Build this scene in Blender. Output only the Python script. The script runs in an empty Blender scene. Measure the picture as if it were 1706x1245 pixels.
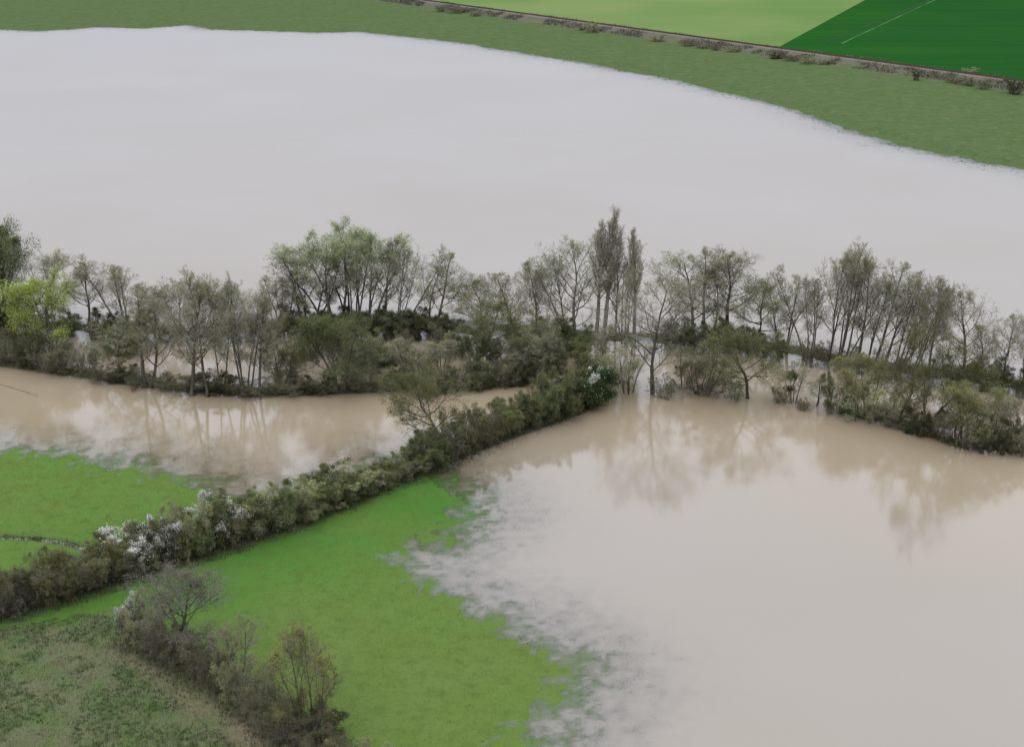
import bpy, math, random
import numpy as np
from mathutils import Vector, Matrix

# ------------------------------------------------------------------ camera, sky, sun, exposure
scene = bpy.context.scene
COL = scene.collection
CAM_H, PITCH, FPX, IW, IH = 66.0, math.radians(20.0), 2400.0, 1706.0, 1245.0
cam_d = bpy.data.cameras.new('camera')
cam_d.sensor_width = 36.0
cam_d.lens = 36.0 * FPX / IW
cam_d.clip_start = 1.0
cam_d.clip_end = 30000.0
cam = bpy.data.objects.new('camera', cam_d)
COL.objects.link(cam)
cam.location = (0, 0, CAM_H)
cam.rotation_euler = (math.pi / 2 - PITCH, 0, 0)
scene.camera = cam

SUN_EL, SUN_AZ = math.radians(52), math.radians(200)
world = bpy.data.worlds.new('World')
scene.world = world
world.use_nodes = True
wn, wl = world.node_tree.nodes, world.node_tree.links
for n in list(wn):
    wn.remove(n)
w_out = wn.new('ShaderNodeOutputWorld')
w_bg = wn.new('ShaderNodeBackground')
sky = wn.new('ShaderNodeTexSky')
sky.sky_type = 'NISHITA'
sky.sun_disc = False
sky.sun_elevation = SUN_EL
sky.sun_rotation = SUN_AZ
sky.dust_density = 4.0
hs = wn.new('ShaderNodeHueSaturation')
hs.inputs['Saturation'].default_value = 0.12
mixw = wn.new('ShaderNodeMix')
mixw.data_type = 'RGBA'
mixw.inputs[0].default_value = 0.90            # closed cloud deck over the clear sky
# standard overcast sky: three times as bright overhead as at the skyline
tcw = wn.new('ShaderNodeTexCoord')
sxyz = wn.new('ShaderNodeSeparateXYZ')
wl.new(tcw.outputs['Generated'], sxyz.inputs[0])
grd = wn.new('ShaderNodeMapRange')
grd.inputs[1].default_value, grd.inputs[2].default_value = 0.0, 1.0
grd.inputs[3].default_value, grd.inputs[4].default_value = 0.26, 1.0
wl.new(sxyz.outputs['Z'], grd.inputs[0])
deck = wn.new('ShaderNodeMix')
deck.data_type = 'RGBA'
deck.inputs[6].default_value = (0, 0, 0, 1)
deck.inputs[7].default_value = (18.2, 19.6, 23.0, 1)
wl.new(grd.outputs[0], deck.inputs[0])
wl.new(deck.outputs[2], mixw.inputs[7])
wl.new(sky.outputs[0], hs.inputs['Color'])
wl.new(hs.outputs[0], mixw.inputs[6])
wl.new(mixw.outputs[2], w_bg.inputs['Color'])
w_bg.inputs['Strength'].default_value = 0.10
wl.new(w_bg.outputs[0], w_out.inputs['Surface'])

sun_d = bpy.data.lights.new('sun', 'SUN')
sun_d.energy = 0.6
sun_d.angle = math.radians(25)
sun_d.color = (1.0, 0.95, 0.86)
sun = bpy.data.objects.new('sun', sun_d)
COL.objects.link(sun)
sd_dir = Vector((math.sin(SUN_AZ) * math.cos(SUN_EL), math.cos(SUN_AZ) * math.cos(SUN_EL), math.sin(SUN_EL)))
sun.rotation_euler = sd_dir.to_track_quat('Z', 'Y').to_euler()
sun.location = (0, 0, 200)

scene.view_settings.view_transform = 'Standard'
scene.view_settings.look = 'None'
scene.view_settings.exposure = 0.45
scene.view_settings.gamma = 1.0
scene.view_settings.use_curve_mapping = False
scene.render.engine = 'CYCLES'
scene.cycles.max_bounces = 6
scene.cycles.transparent_max_bounces = 12
scene.cycles.caustics_reflective = False
scene.cycles.caustics_refractive = False

R = random.Random(11)
NR = np.random.default_rng(5)
CP, SP = math.cos(PITCH), math.sin(PITCH)

# ------------------------------------------------------------------ survey helpers
def ray(px, py):
    a, b = (px - IW / 2) / FPX, -(py - IH / 2) / FPX
    return (a, CP + b * SP, -SP + b * CP)

def G(px, py, z=0.0):
    """where a sight line meets the level z: a point on the ground in metres"""
    d = ray(px, py)
    t = (CAM_H - z) / -d[2]
    return (d[0] * t, d[1] * t)

def height_at(py, Y):
    d = ray(IW / 2, py)
    return CAM_H + Y * d[2] / d[1]

def mpp(Y, z=0.0):
    return (Y * CP + (CAM_H - z) * SP) / FPX     # metres per photograph pixel at that depth

def poly(*pts):
    return np.array([G(x, y) for x, y in pts])

def sdf(P, V):
    """signed distance of points P (n,2) to polygon V, positive inside"""
    n = len(P)
    d2 = np.full(n, 1e18)
    ins = np.zeros(n, bool)
    for i in range(len(V)):
        a, b = V[i], V[(i + 1) % len(V)]
        e = b - a
        w = P - a
        t = np.clip((w @ e) / max(e @ e, 1e-9), 0, 1)
        q = w - t[:, None] * e
        d2 = np.minimum(d2, (q * q).sum(1))
        c = (a[1] > P[:, 1]) != (b[1] > P[:, 1])
        with np.errstate(divide='ignore', invalid='ignore'):
            xi = a[0] + (P[:, 1] - a[1]) * (b[0] - a[0]) / (b[1] - a[1])
        ins ^= c & (P[:, 0] < xi)
    d = np.sqrt(d2)
    return np.where(ins, d, -d)

def linedist(P, V):
    d2 = np.full(len(P), 1e18)
    for i in range(len(V) - 1):
        a, b = V[i], V[i + 1]
        e = b - a
        w = P - a
        t = np.clip((w @ e) / max(e @ e, 1e-9), 0, 1)
        q = w - t[:, None] * e
        d2 = np.minimum(d2, (q * q).sum(1))
    return np.sqrt(d2)

def vnoise(x, y, seed=0):
    xi, yi = np.floor(x), np.floor(y)
    fx, fy = x - xi, y - yi
    fx, fy = fx * fx * (3 - 2 * fx), fy * fy * (3 - 2 * fy)
    def h(a, b):
        s = np.sin(a * 127.1 + b * 311.7 + seed * 74.7) * 43758.5453
        return s - np.floor(s)
    return (h(xi, yi) * (1 - fx) + h(xi + 1, yi) * fx) * (1 - fy) + (h(xi, yi + 1) * (1 - fx) + h(xi + 1, yi + 1) * fx) * fy

def fbm(x, y, sc, octv=4, seed=0):
    v, a, tot = 0, 1.0, 0
    for o in range(octv):
        v = v + a * vnoise(x / sc * 2 ** o + 17.3 * o, y / sc * 2 ** o - 9.1 * o, seed + o)
        tot += a
        a *= 0.55
    return v / tot - 0.5

# ------------------------------------------------------------------ lie of the land
FAR_SHORE = [(-900, 62), (-300, 55), (0, 47), (70, 50), (110, 48), (160, 44), (240, 46), (310, 41), (350, 48), (420, 50),
             (520, 53), (600, 52), (680, 60), (780, 72), (900, 92), (1000, 108), (1100, 127), (1200, 150), (1280, 168),
             (1340, 186), (1400, 211), (1460, 229), (1540, 251), (1620, 269), (1706, 283), (1900, 330), (2500, 450), (3200, 560)]
far_poly = np.vstack([poly(*FAR_SHORE), [[9000, 400], [9000, 20000], [-9000, 20000], [-9000, 700]]])
MAIN = [(-700, 750), (-200, 757), (0, 763), (60, 766), (110, 760), (170, 773), (230, 783), (290, 796), (335, 812), (362, 832),
        (395, 850), (430, 868), (560, 812), (640, 778), (715, 800), (738, 815), (757, 842), (747, 872), (722, 895),
        (690, 903), (668, 913), (660, 935), (680, 970), (730, 1000), (790, 1035), (850, 1070), (905, 1105),
        (925, 1125), (905, 1152), (880, 1185), (865, 1215), (845, 1255), (800, 1400), (700, 1900), (-1800, 1900)]
main_poly = poly(*MAIN)
causeway = poly((380, 880), (420, 866), (560, 812), (640, 778), (760, 731), (850, 694), (960, 652), (1005, 645), (1026, 658),
                (965, 690), (850, 732), (760, 770), (640, 817), (420, 905))
near_bank = poly((-500, 560), (-200, 572), (0, 592), (160, 618), (320, 642), (450, 646), (560, 641), (640, 637), (700, 628),
                 (700, 640), (640, 652), (560, 657), (450, 662), (320, 656), (160, 634), (0, 609), (-200, 588), (-500, 575))
east_bank = poly((1400, 676), (1490, 698), (1545, 712), (1600, 734), (1706, 745), (1900, 775), (2300, 830), (2300, 850),
                 (1900, 792), (1706, 757), (1600, 747), (1540, 724), (1480, 706), (1400, 690))
far_bank = poly((-500, 500), (0, 527), (150, 540), (300, 546), (480, 532), (640, 522), (760, 530), (930, 548), (1120, 556), (1300, 570),
                (1420, 596), (1560, 612), (1706, 636), (2100, 690), (2100, 712), (1706, 652), (1560, 630), (1420, 612),
                (1300, 588), (1120, 574), (930, 566), (760, 556), (640, 556), (480, 552), (300, 560), (150, 554), (0, 542), (-500, 516))
ditch = poly((-200, 893), (0, 897), (60, 900), (105, 905), (150, 918))
rail_a, rail_b = np.array(G(720, 1, 2.9)), np.array(G(1706, 134, 2.9))
rail_dir = (rail_b - rail_a) / np.linalg.norm(rail_b - rail_a)
rail_nrm = np.array([-rail_dir[1], rail_dir[0]])
if rail_nrm[1] < 0:
    rail_nrm = -rail_nrm

def terrain(x, y):
    P = np.stack([x, y], 1)
    n1 = fbm(x, y, 26, 4, 3)
    n2 = fbm(x, y, 3.2, 4, 9)
    n3 = fbm(x, y, 0.9, 2, 21)
    sm = sdf(P, main_poly)
    hm = np.clip(sm * np.where(sm > 0, 0.014, np.where(sm > -9, 0.013, 0.03)), -1.1, 0.9) - np.where(sm < -9, -0.15, 0) + 0.06 * n1 + 0.07 * n2 + 0.10 * n3
    sf = sdf(P, far_poly)
    hf = np.clip(sf * 0.018, -1.1, 0.85) + 0.09 * n1 + 0.06 * n2 + 0.04 * n3
    h = np.maximum(hm, hf)
    for V, sl, cap in ((causeway, 0.3, 0.55), (near_bank, 0.18, 0.32), (east_bank, 0.16, 0.22), (far_bank, 0.12, 0.06)):
        s = sdf(P, V)
        h = np.maximum(h, np.clip(s * sl, -1.1, cap) + 0.14 * n2 + 0.08 * n1 - 0.04)
    dd = linedist(P, ditch)
    h = h - 0.35 * np.exp(-(dd / 0.55) ** 2)
    rd = np.abs((P - rail_a) @ rail_nrm)
    bank = np.clip((7.5 - rd) / 4.7, 0, 1)
    h = np.where(sf > 5, np.maximum(h, 0.85 + 1.70 * bank + 0.12 * n2 * (bank > 0) * (rd > 3.2)), h)
    return h

def zt(x, y):
    return float(terrain(np.array([x]), np.array([y]))[0])

# ------------------------------------------------------------------ materials
def new_mat(name):
    m = bpy.data.materials.new(name)
    m.use_nodes = True
    nt = m.node_tree
    for n in list(nt.nodes):
        nt.nodes.remove(n)
    out = nt.nodes.new('ShaderNodeOutputMaterial')
    return m, nt, out

def nz(nt, scale, detail=4, rough=0.55, vec=None, dist=0.0):
    n = nt.nodes.new('ShaderNodeTexNoise')
    n.inputs['Scale'].default_value = scale
    n.inputs['Detail'].default_value = detail
    n.inputs['Roughness'].default_value = rough
    n.inputs['Distortion'].default_value = dist
    if vec is not None:
        nt.links.new(vec, n.inputs['Vector'])
    return n.outputs['Fac']

def ramp(nt, fac, lo, hi):
    n = nt.nodes.new('ShaderNodeMapRange')
    n.inputs[1].default_value, n.inputs[2].default_value = lo, hi
    nt.links.new(fac, n.inputs[0])
    return n.outputs[0]

def mixc(nt, fac, a, b):
    n = nt.nodes.new('ShaderNodeMix')
    n.data_type = 'RGBA'
    for sock, v in ((n.inputs[0], fac), (n.inputs[6], a), (n.inputs[7], b)):
        if isinstance(v, (float, int)):
            sock.default_value = v
        elif isinstance(v, tuple):
            sock.default_value = (*v, 1)
        else:
            nt.links.new(v, sock)
    return n.outputs[2]

def attr(nt, name):
    n = nt.nodes.new('ShaderNodeAttribute')
    n.attribute_name = name
    return n.outputs['Fac']

def vec_obj(nt):
    return nt.nodes.new('ShaderNodeTexCoord').outputs['Object']

def vec_scaled(nt, sx, sy, sz, rot=0.0):
    mp = nt.nodes.new('ShaderNodeMapping')
    mp.inputs['Scale'].default_value = (sx, sy, sz)
    mp.inputs['Rotation'].default_value = (0, 0, rot)
    nt.links.new(vec_obj(nt), mp.inputs['Vector'])
    return mp.outputs[0]

def bsdf(nt, out, color, rough=0.9, spec=0.15, bump=None, bump_s=0.3, bump_d=0.1):
    b = nt.nodes.new('ShaderNodeBsdfPrincipled')
    b.inputs['Roughness'].default_value = rough
    b.inputs['Specular IOR Level'].default_value = spec
    if isinstance(color, tuple):
        b.inputs['Base Color'].default_value = (*color, 1)
    else:
        nt.links.new(color, b.inputs['Base Color'])
    if bump is not None:
        bn = nt.nodes.new('ShaderNodeBump')
        bn.inputs['Strength'].default_value = bump_s
        bn.inputs['Distance'].default_value = bump_d
        nt.links.new(bump, bn.inputs['Height'])
        nt.links.new(bn.outputs[0], b.inputs['Normal'])
    nt.links.new(b.outputs[0], out.inputs['Surface'])
    return b

def ground_material():
    m, nt, out = new_mat('ground_meadow')
    v = vec_obj(nt)
    big = nz(nt, 0.035, 3, 0.5, v)
    mid = nz(nt, 0.22, 4, 0.6, v)
    fine = nz(nt, 2.2, 4, 0.7, v)
    streak = nz(nt, 0.35, 4, 0.65, vec_scaled(nt, 0.35, 1.6, 1, 0.35))
    # short pasture: fresh green against yellower, drier turf
    c = mixc(nt, ramp(nt, big, 0.36, 0.62), (0.074, 0.136, 0.028), (0.094, 0.128, 0.033))
    c = mixc(nt, ramp(nt, mid, 0.40, 0.75), c, (0.086, 0.120, 0.026))
    c = mixc(nt, attr(nt, 'lush'), c, (0.048, 0.120, 0.020))
    # far meadow: older, greyer grass
    fm = mixc(nt, ramp(nt, streak, 0.35, 0.65), (0.060, 0.095, 0.030), (0.078, 0.098, 0.044))
    fm = mixc(nt, ramp(nt, fine, 0.5, 0.8), fm, (0.050, 0.070, 0.030))
    fm = mixc(nt, ramp(nt, nz(nt, 0.42, 4, 0.75, v), 0.50, 0.72), fm, (0.048, 0.076, 0.022))
    fm = mixc(nt, ramp(nt, nz(nt, 0.30, 4, 0.75, vec_scaled(nt, 1, 1.5, 1, 0.7)), 0.56, 0.74), fm, (0.108, 0.120, 0.058))
    c = mixc(nt, ramp(nt, nz(nt, 0.75, 5, 0.75, v), 0.48, 0.76), c, (0.060, 0.090, 0.022))
    c = mixc(nt, attr(nt, 'farland'), c, fm)
    # rough pasture: dull tussocks, bracken-brown litter
    rp = mixc(nt, ramp(nt, mid, 0.40, 0.62), (0.070, 0.100, 0.034), (0.094, 0.100, 0.050))
    rp = mixc(nt, ramp(nt, nz(nt, 0.13, 5, 0.7, v, 0.6), 0.55, 0.72), rp, (0.116, 0.104, 0.056))
    rp = mixc(nt, ramp(nt, nz(nt, 0.5, 4, 0.7, v), 0.60, 0.75), rp, (0.050, 0.058, 0.032))
    c = mixc(nt, attr(nt, 'rough'), c, rp)
    c = mixc(nt, attr(nt, 'dry'), c, mixc(nt, ramp(nt, fine, 0.35, 0.7), (0.128, 0.108, 0.064), (0.180, 0.145, 0.092)))
    bk = mixc(nt, ramp(nt, nz(nt, 0.9, 4, 0.7, v), 0.4, 0.6), (0.055, 0.046, 0.030), (0.054, 0.064, 0.028))
    c = mixc(nt, attr(nt, 'bank'), c, bk)
    rb = mixc(nt, ramp(nt, nz(nt, 0.3, 4, 0.7, v), 0.4, 0.62), (0.108, 0.092, 0.072), (0.078, 0.086, 0.048))
    c = mixc(nt, attr(nt, 'railbank'), c, rb)
    c = mixc(nt, ramp(nt, fine, 0.55, 0.95), c, (0.05, 0.08, 0.02))
    bsdf(nt, out, c, 1.0, 0.0, fine, 0.6, 0.15)
    return m

def water_material():
    m, nt, out = new_mat('flood_water')
    v = vec_obj(nt)
    mud = mixc(nt, ramp(nt, nz(nt, 0.02, 3, 0.5, v), 0.35, 0.65), (0.210, 0.172, 0.124), (0.222, 0.188, 0.144))
    mud = mixc(nt, attr(nt, 'silt'), mud, (0.262, 0.205, 0.132))
    d = nt.nodes.new('ShaderNodeBsdfDiffuse')
    nt.links.new(mud, d.inputs['Color'])
    tr = nt.nodes.new('ShaderNodeBsdfTransparent')
    tr.inputs['Color'].default_value = (0.90, 0.92, 0.90, 1)
    op = nt.nodes.new('ShaderNodeMath'); op.operation = 'MULTIPLY'; op.inputs[1].default_value = -13.0
    nt.links.new(attr(nt, 'depth'), op.inputs[0])
    ex = nt.nodes.new('ShaderNodeMath'); ex.operation = 'EXPONENT'
    nt.links.new(op.outputs[0], ex.inputs[0])
    body = nt.nodes.new('ShaderNodeMixShader')
    nt.links.new(ex.outputs[0], body.inputs[0])
    nt.links.new(d.outputs[0], body.inputs[1])
    nt.links.new(tr.outputs[0], body.inputs[2])
    gl = nt.nodes.new('ShaderNodeBsdfGlossy')
    gl.inputs['Roughness'].default_value = 0.09
    bn = nt.nodes.new('ShaderNodeBump')
    bn.inputs['Strength'].default_value = 0.05
    bn.inputs['Distance'].default_value = 0.05
    nt.links.new(nz(nt, 1.3, 3, 0.5, vec_scaled(nt, 0.6, 1.2, 1, 0.4)), bn.inputs['Height'])
    nt.links.new(bn.outputs[0], gl.inputs['Normal'])
    fr = nt.nodes.new('ShaderNodeFresnel')
    fr.inputs['IOR'].default_value = 1.8
    mx = nt.nodes.new('ShaderNodeMixShader')
    nt.links.new(fr.outputs[0], mx.inputs[0])
    nt.links.new(body.outputs[0], mx.inputs[1])
    nt.links.new(gl.outputs[0], mx.inputs[2])
    # where the water is shallower than the turf is tall, blades break the surface and the turf below is seen between glints
    cov = nt.nodes.new('ShaderNodeMath'); cov.operation = 'MULTIPLY_ADD'
    cov.inputs[1].default_value, cov.inputs[2].default_value = -8.0, 0.86
    nt.links.new(attr(nt, 'depth'), cov.inputs[0])
    sp = nt.nodes.new('ShaderNodeMath'); sp.operation = 'MULTIPLY_ADD'
    sp.inputs[1].default_value = 1.4
    nt.links.new(nz(nt, 1.5, 5, 0.72, vec_scaled(nt, 0.8, 1.3, 1, 0.5)), sp.inputs[0])
    nt.links.new(cov.outputs[0], sp.inputs[2])
    fac = ramp(nt, sp.outputs[0], 1.10, 1.85)
    gone = nt.nodes.new('ShaderNodeBsdfTransparent')
    top = nt.nodes.new('ShaderNodeMixShader')
    nt.links.new(fac, top.inputs[0])
    nt.links.new(mx.outputs[0], top.inputs[1])
    nt.links.new(gone.outputs[0], top.inputs[2])
    nt.links.new(top.outputs[0], out.inputs['Surface'])
    return m

def bark_material(name, a, b):
    m, nt, out = new_mat(name)
    f = nz(nt, 2.5, 4, 0.7, vec_scaled(nt, 1, 1, 0.3))
    c = mixc(nt, ramp(nt, f, 0.3, 0.7), a, b)
    bsdf(nt, out, c, 0.95, 0.1, f, 0.5, 0.05)
    return m

def leaf_material(name, a, b, trans=0.35):
    m, nt, out = new_mat(name)
    oi = nt.nodes.new('ShaderNodeObjectInfo')
    f = nz(nt, 0.9, 3, 0.6, vec_obj(nt))
    c = mixc(nt, ramp(nt, f, 0.32, 0.68), a, b)
    hsv = nt.nodes.new('ShaderNodeHueSaturation')
    nt.links.new(c, hsv.inputs['Color'])
    mr = nt.nodes.new('ShaderNodeMapRange')
    mr.inputs[3].default_value, mr.inputs[4].default_value = 0.80, 1.18
    nt.links.new(oi.outputs['Random'], mr.inputs[0])
    nt.links.new(mr.outputs[0], hsv.inputs['Value'])
    mh = nt.nodes.new('ShaderNodeMapRange')
    mh.inputs[3].default_value, mh.inputs[4].default_value = 0.485, 0.515
    nt.links.new(oi.outputs['Random'], mh.inputs[0])
    nt.links.new(mh.outputs[0], hsv.inputs['Hue'])
    d = nt.nodes.new('ShaderNodeBsdfDiffuse')
    t = nt.nodes.new('ShaderNodeBsdfTranslucent')
    nt.links.new(hsv.outputs[0], d.inputs['Color'])
    nt.links.new(hsv.outputs[0], t.inputs['Color'])
    mx = nt.nodes.new('ShaderNodeMixShader')
    mx.inputs[0].default_value = trans
    nt.links.new(d.outputs[0], mx.inputs[1])
    nt.links.new(t.outputs[0], mx.inputs[2])
    nt.links.new(mx.outputs[0], out.inputs['Surface'])
    return m

M = {}
M['ground'] = ground_material()
M['water'] = water_material()
M['bark'] = bark_material('bark_grey_brown', (0.055, 0.048, 0.038), (0.110, 0.098, 0.078))
M['bark_pale'] = bark_material('bark_pale', (0.135, 0.120, 0.092), (0.230, 0.208, 0.165))
M['bark_moss'] = bark_material('bark_mossy', (0.055, 0.050, 0.034), (0.105, 0.108, 0.060))
M['twig'] = leaf_material('twig_grey', (0.190, 0.172, 0.126), (0.262, 0.242, 0.182), 0.1)
M['twig_brown'] = leaf_material('twig_brown', (0.105, 0.090, 0.068), (0.165, 0.145, 0.112), 0.1)
M['twig_mid'] = leaf_material('twig_mid', (0.120, 0.104, 0.084), (0.170, 0.152, 0.126), 0.1)
M['twig_pale'] = leaf_material('twig_pale', (0.340, 0.310, 0.245), (0.420, 0.385, 0.310), 0.15)
M['bud'] = leaf_material('leaf_bud_grey_green', (0.205, 0.220, 0.072), (0.275, 0.280, 0.112))
M['fresh'] = leaf_material('leaf_fresh_green', (0.205, 0.240, 0.090), (0.270, 0.300, 0.130))
M['olive'] = leaf_material('leaf_olive', (0.125, 0.132, 0.044), (0.175, 0.178, 0.068))
M['olive_dark'] = leaf_material('leaf_dark_olive', (0.070, 0.078, 0.034), (0.105, 0.110, 0.050))
M['olive_mid'] = leaf_material('leaf_olive_mid', (0.100, 0.110, 0.036), (0.148, 0.152, 0.056))
M['yellow'] = leaf_material('leaf_yellow_green', (0.225, 0.285, 0.034), (0.290, 0.330, 0.060))
M['mustard'] = leaf_material('leaf_mustard', (0.190, 0.200, 0.052), (0.255, 0.255, 0.080))
M['green'] = leaf_material('leaf_mid_green', (0.088, 0.110, 0.038), (0.128, 0.145, 0.056))
M['ivy'] = leaf_material('leaf_ivy', (0.040, 0.062, 0.022), (0.070, 0.095, 0.035))
M['blossom'] = leaf_material('blossom_white', (0.46, 0.44, 0.39), (0.58, 0.56, 0.50), 0.3)
M['mistletoe'] = leaf_material('mistletoe', (0.055, 0.070, 0.020), (0.085, 0.095, 0.030))

# ------------------------------------------------------------------ mesh helper
def mesh_from(name, verts, faces, mats, mat_idx=None, smooth=False):
    me = bpy.data.meshes.new(name)
    me.from_pydata(verts, [], faces)
    for mt in mats:
        me.materials.append(mt)
    if mat_idx is not None:
        me.polygons.foreach_set('material_index', np.asarray(mat_idx, np.int32))
    if smooth:
        me.polygons.foreach_set('use_smooth', np.ones(len(me.polygons), bool))
    me.update()
    return me

def link(name, data, parent=None, loc=None):
    o = bpy.data.objects.new(name, data)
    COL.objects.link(o)
    if parent is not None:
        o.parent = parent
    if loc is not None:
        o.location = loc
    return o

def tag(o, label, cat, group=None):
    o['label'] = label
    o['category'] = cat
    if group:
        o['group'] = group
    return o

# ------------------------------------------------------------------ ground and water sheets
def sheet_grid():
    ys = [-300.0, -150.0, -50.0, 20.0, 50.0, 70.0]
    y = 78.0
    while y < 720:
        ys.append(y)
        y += 0.0042 * y if y > 95 else 1.5
    while y < 14000:
        ys.append(y)
        y *= 1.12
    u = [0.0]
    while u[-1] < 3.2:
        u.append(u[-1] + (0.0026 if u[-1] < 0.42 else 0.0026 + (u[-1] - 0.42) * 0.12))
    u = np.array([-k for k in u[:0:-1]] + u)
    ys = np.array(ys)
    X = u[None, :] * np.maximum(ys, 90.0)[:, None]
    Y = np.repeat(ys[:, None], len(u), 1)
    return X, Y

GX, GY = sheet_grid()
NROW, NCOL = GX.shape
gx, gy = GX.ravel(), GY.ravel()
gz = terrain(gx, gy)
idx = np.arange(NROW * NCOL).reshape(NROW, NCOL)
quads = np.stack([idx[:-1, :-1], idx[:-1, 1:], idx[1:, 1:], idx[1:, :-1]], -1).reshape(-1, 4)

def grid_mesh(name, verts, faces, mat):
    me = bpy.data.meshes.new(name)
    me.vertices.add(len(verts))
    me.vertices.foreach_set('co', verts.astype(np.float32).ravel())
    me.loops.add(len(faces) * 4)
    me.loops.foreach_set('vertex_index', faces.astype(np.int32).ravel())
    me.polygons.add(len(faces))
    me.polygons.foreach_set('loop_start', np.arange(0, len(faces) * 4, 4, dtype=np.int32))
    me.polygons.foreach_set('use_smooth', np.ones(len(faces), bool))
    me.materials.append(mat)
    me.update(calc_edges=True)
    return me

def add_attr(me, name, arr):
    a = me.attributes.new(name, 'FLOAT', 'POINT')
    a.data.foreach_set('value', np.asarray(arr, np.float32))

GP = np.stack([gx, gy], 1)
rough_poly = poly((-900, 1075), (0, 1062), (60, 1050), (130, 1035), (205, 1020), (240, 1075), (300, 1130), (380, 1190), (460, 1245), (560, 1320), (700, 1900), (-1800, 1900))
lush_lines = poly((60, 1040), (200, 1000), (340, 945), (470, 892), (600, 845), (700, 810), (742, 835))
dry_line = poly((200, 1085), (250, 1112), (300, 1145), (360, 1185), (430, 1235))
edge_n = fbm(gx, gy, 5, 4, 40)
sm = lambda a, lo, hi: np.clip((a - lo) / (hi - lo), 0, 1)
z_rough = sm(sdf(GP, rough_poly) + 5 * edge_n, -1.0, 1.5)
z_lush = np.exp(-np.maximum(linedist(GP, lush_lines) - 4, 0) / 7) * (0.75 + edge_n)
z_far = sm(sdf(GP, far_poly), -12, -4)
z_dry = np.clip(np.exp(-(linedist(GP, dry_line) / 1.6) ** 2) * (0.9 + 2.0 * edge_n), 0, 1)
hedge_lines = poly((-200, 1085), (0, 1028), (200, 964), (340, 920), (420, 893), (560, 838), (640, 805), (760, 760), (850, 722), (960, 678), (1005, 655))
hedge2_lines = poly((240, 1075), (300, 1105), (380, 1150), (450, 1200), (540, 1260), (600, 1330))
z_bank = np.maximum.reduce([sm(sdf(GP, near_bank), -2, 0.5), sm(sdf(GP, east_bank), -2, 0.5), sm(sdf(GP, far_bank), -2, 0.5),
                            np.exp(-(linedist(GP, hedge_lines) / 2.1) ** 4), np.exp(-(linedist(GP, hedge2_lines) / 2.1) ** 4),
                            0.8 * np.exp(-(linedist(GP, ditch) / 0.5) ** 2)])
z_rail = sm(8.5 + 3 * edge_n - np.abs((GP - rail_a) @ rail_nrm), 0, 1.5) * (z_far > 0.5)

gm = grid_mesh('ground', np.stack([gx, gy, gz], 1), quads, M['ground'])
for nme, arr in (('rough', z_rough), ('lush', np.clip(z_lush, 0, 1)), ('farland', z_far), ('dry', z_dry), ('bank', z_bank), ('railbank', z_rail)):
    add_attr(gm, nme, arr)
ground = link('ground', gm)
ground['kind'] = 'structure'

wet = gz < 0.03
keep = wet[quads].any(1) & (gy[quads].max(1) < 2500) & (gy[quads].min(1) > 15)
used, inv = np.unique(quads[keep], return_inverse=True)
wm = grid_mesh('water', np.stack([gx[used], gy[used], np.zeros(len(used))], 1), inv.reshape(-1, 4), M['water'])
add_attr(wm, 'depth', np.maximum(-gz[used], 0))
river = poly((-300, 640), (0, 650), (320, 690), (640, 680), (900, 640), (1100, 670), (1300, 690), (1500, 725), (1706, 770), (2000, 820))
add_attr(wm, 'silt', np.exp(-(linedist(GP[used], river) / 24.0) ** 2))
water = link('flood_water', wm)
water['kind'] = 'structure'

# ------------------------------------------------------------------ fields beyond the railway
def field_material(name, c1, c2, c3, sc, rot):
    m, nt, out = new_mat(name)
    v = vec_obj(nt)
    big = nz(nt, 0.012, 3, 0.5, v)
    rows = nz(nt, sc, 4, 0.6, vec_scaled(nt, 0.08, 1.0, 1, rot))
    fine = nz(nt, 1.2, 3, 0.6, v)
    c = mixc(nt, ramp(nt, big, 0.35, 0.65), c1, c2)
    c = mixc(nt, ramp(nt, rows, 0.45, 0.75), c, c3)
    bsdf(nt, out, c, 1.0, 0.0, fine, 0.5, 0.2)
    return m

def slab(name, pts, z0, z1, mat):
    n = len(pts)
    v = [(x, y, z1) for x, y in pts] + [(x, y, z0) for x, y in pts]
    f = [tuple(range(n))] + [(i, i + n, (i + 1) % n + n, (i + 1) % n) for i in range(n)]
    me = mesh_from(name, v, f, [mat])
    return link(name, me)

def railoff(s, d):
    p = rail_a + rail_dir * s + rail_nrm * d
    return (float(p[0]), float(p[1]))

cA = np.array(G(1318, 77, 1.2)); cB = np.array(G(1455, 0, 1.1))
cdir = (cB - cA) / np.linalg.norm(cB - cA)
s0 = float((cA - rail_a) @ rail_dir)
cA = np.array(railoff(s0, 8.5))
crop_pts = [tuple(cA), tuple(railoff(s0 + 700, 8.5)), tuple(np.array(railoff(s0 + 700, 8.5)) + cdir * 900), tuple(cA + cdir * 900)]
M['crop'] = field_material('young_wheat', (0.014, 0.064, 0.010), (0.011, 0.054, 0.012), (0.010, 0.050, 0.009), 0.12, 0.9)
crop = slab('wheat_field', crop_pts, 0.6, 1.22, M['crop'])
crop['kind'] = 'structure'
M['pale'] = field_material('pale_field', (0.088, 0.148, 0.042), (0.132, 0.168, 0.060), (0.126, 0.164, 0.056), 0.03, 0.9)
pale_pts = [tuple(railoff(s0 - 900, 8.0)), tuple(cA - rail_dir * 0.4), tuple(cA + cdir * 900 - rail_dir * 0.4), tuple(np.array(railoff(s0 - 900, 8.0)) + cdir * 900)]
pale = slab('pale_field', pale_pts, 0.5, 1.02, M['pale'])
pale['kind'] = 'structure'
m, nt, out = new_mat('wheel_track')
bsdf(nt, out, mixc(nt, nz(nt, 0.15, 3, 0.6, vec_obj(nt)), (0.008, 0.038, 0.007), (0.009, 0.042, 0.008)), 0.95, 0.05)
M['track'] = m
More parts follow.
